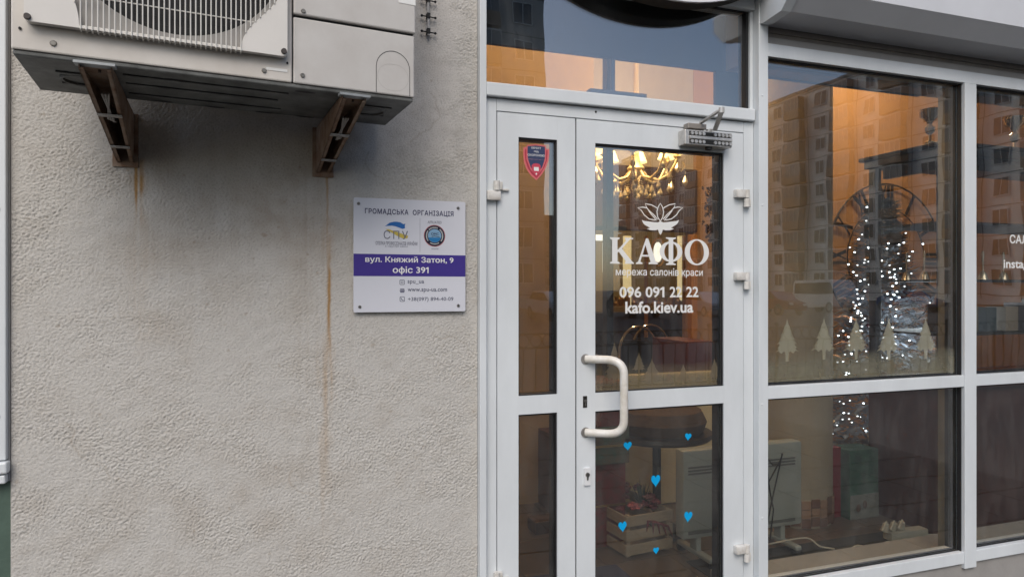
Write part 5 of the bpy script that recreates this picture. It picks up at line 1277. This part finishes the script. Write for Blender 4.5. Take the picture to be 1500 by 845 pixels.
PANEL = mat('panel_concrete', (.74, .72, .68), .85, noise=.2, nscale=.35)
BALC = mat('balcony_brown', (.22, .15, .10), .7, noise=.2, nscale=1)
# long slab standing across the street, its face turned to the shop (a)
block('apartment_block', 'long nine storey panel block with brown balconies, reflected in the shop window', PANEL, (66, -19, 0), R(-90), 26, 9, 3.9, 2.9, 12, 2, None, BALC)
# nearer block straight ahead, seen in the transom glass
bb = block('apartment_tower', 'grey twelve storey panel tower reflected at the transom corner', mat('panel_concrete_grey', (.38, .37, .36), .85, noise=.2, nscale=.35), (19.9, -47.5, 0), R(180), 9, 12, 3.6, 2.9, 14, 4, None, BALC)
block('apartment_block', 'low distant five storey block behind the parked cars', mat('panel_concrete_brown', (.22, .19, .18), .85, noise=.2, nscale=.4), (60, -125, 0), R(180), 12, 5, 3.6, 2.9, 12, 3, None, BALC)
# street lamp
slp = thing('street_lamp', 'tall curved street lamp reflected in the transom glass', 'street lamp', (9.4, -26, -.12))
b = NB(); tube(b, [(9.4, -26, -.12), (9.4, -26, 9), (9.35, -26, 9.8), (9.0, -26, 10.3), (8.2, -26, 10.4)], [.11, .08, .07, .06, .05], 8); obj('pole', b, GALV, slp)
b = NB(); box(b, 7.4, 8.25, -26.15, -25.85, 10.3, 10.45, .04); obj('lamp_head', b, GALV, slp)
# fence with rings
fn = thing('ring_fence', 'low black iron fence with a row of rings along the pavement edge', 'fence', (4, -6.4, 0))
IR = mat('fence_iron', (.015, .015, .016), .5)
for i in range(15):
    b = NB(); x = -1+i*1.2; cyl(b, (x, -6.4, -.12), (x, -6.4, .98), .022, seg=8); ball(b, (x, -6.4, 1.0), .035, 8, 6); obj('fence_post', b, IR, fn)
b = NB()
for z in (.12, .74, .93): box(b, -1, 15.8, -6.412, -6.388, z, z+.022)
obj('rail', b, IR, fn)
b = NB(); i = 0; x = -.9
while x < 15.7:
    tube(b, [(x+.085*math.cos(R(t_)), -6.4, .846+.083*math.sin(R(t_))) for t_ in range(0, 360, 30)], .008, 5, True); cyl(b, (x, -6.4, .14), (x, -6.4, .74), .008, seg=5, cap=False); x += .185
tag(obj('rings_and_bars', b, IR, fn), kind='stuff')
# parked cars
def car(x, y, rz, col, label, van=False):
    t = thing('parked_car', label, 'van' if van else 'car', (x, y, -.12), rz, 'vehicles parked across the street')
    pm = mat('car_paint_%s' % label.split()[0], col, .25, coat=.6)
    L_, W_ = (4.9, 1.95) if van else (4.4, 1.78)
    if van: pr = [(-2.45, .35), (2.35, .35), (2.45, .6), (2.4, .95), (1.9, 1.15), (1.35, 2.1), (1.1, 2.2), (-2.35, 2.2), (-2.45, 2.0)]; gp = [(1.8, 1.2), (1.3, 2.0), (-2.2, 2.0), (-2.2, 1.25)]
    else: pr = [(-2.2, .35), (2.1, .35), (2.2, .55), (2.12, .78), (1.2, .95), (.55, 1.42), (-1.1, 1.46), (-1.8, 1.02), (-2.15, .95), (-2.22, .6)]; gp = [(1.05, .97), (.5, 1.36), (-1.05, 1.40), (-1.65, 1.02)]
    b = NB(); prism(b, pr, -W_/2, W_/2); bmesh.ops.bevel(b, geom=list(b.edges), offset=.06, segments=2, affect='EDGES'); obj('body', b, pm, t, local=True, smooth=True)
    gm = mat('car_glass', (.02, .025, .03), .05)
    for sg in (-1, 1):
        b = NB(); y0, y1 = sorted((sg*(W_/2+.002), sg*(W_/2+.008))); 
        n_ = 3 if van else 2; xs_ = [p[0] for p in gp]; lo2, hi2 = min(xs_), max(xs_)
        b = NB(); prism(b, gp, y0, y1); obj('side_window', b, gm, t, local=True)
        for wx in (-1.65, 1.3):
            b = NB(); cyl(b, (wx, sg*(W_/2-.18), .33), (wx, sg*(W_/2+.01), .33), .33, seg=20); wo_ = obj('wheel', b, BLACK, t, local=True)
            b = NB(); cyl(b, (wx, sg*(W_/2+.011), .33), (wx, sg*(W_/2+.02), .33), .2, seg=14); obj('rim', b, SILV, wo_, local=True)
    for sg in (-1, 1):
        b = NB(); box(b, 2.16 if not van else 2.36, 2.25 if not van else 2.47, sg*.62-.16, sg*.62+.16, .62, .76, .02); obj('headlight', b, mat('headlight_glass', (.7, .7, .72), .1), t, local=True)
        b = NB(); box(b, -2.26 if not van else -2.48, -2.12 if not van else -2.42, sg*.68-.12, sg*.68+.12, .75, .92, .02); obj('tail_light', b, mat('tail_red', (.4, .01, .01), .2), t, local=True)
    if van:
        b = NB()
        for a, c2 in ((-.85, -.05), (.05, .85)): box(b, -2.475, -2.452, a, c2, 1.3, 1.95)
        obj('rear_window', b, gm, t, local=True)
car(20.0, -33.5, R(95), (.02, .022, .03), 'black hatchback parked across the street')
car(25.0, -33.8, R(90), (.55, .56, .58), 'silver hatchback parked across the street')
car(30.0, -33.4, R(90), (.25, .02, .02), 'red hatchback parked across the street')
car(37.0, -36.2, R(92), (.75, .75, .74), 'white delivery van parked across the street', True)
car(43.0, -34.8, R(90), (.04, .08, .2), 'blue hatchback parked across the street')
car(15.0, -33.8, R(88), (.6, .6, .58), 'pale grey hatchback parked across the street')
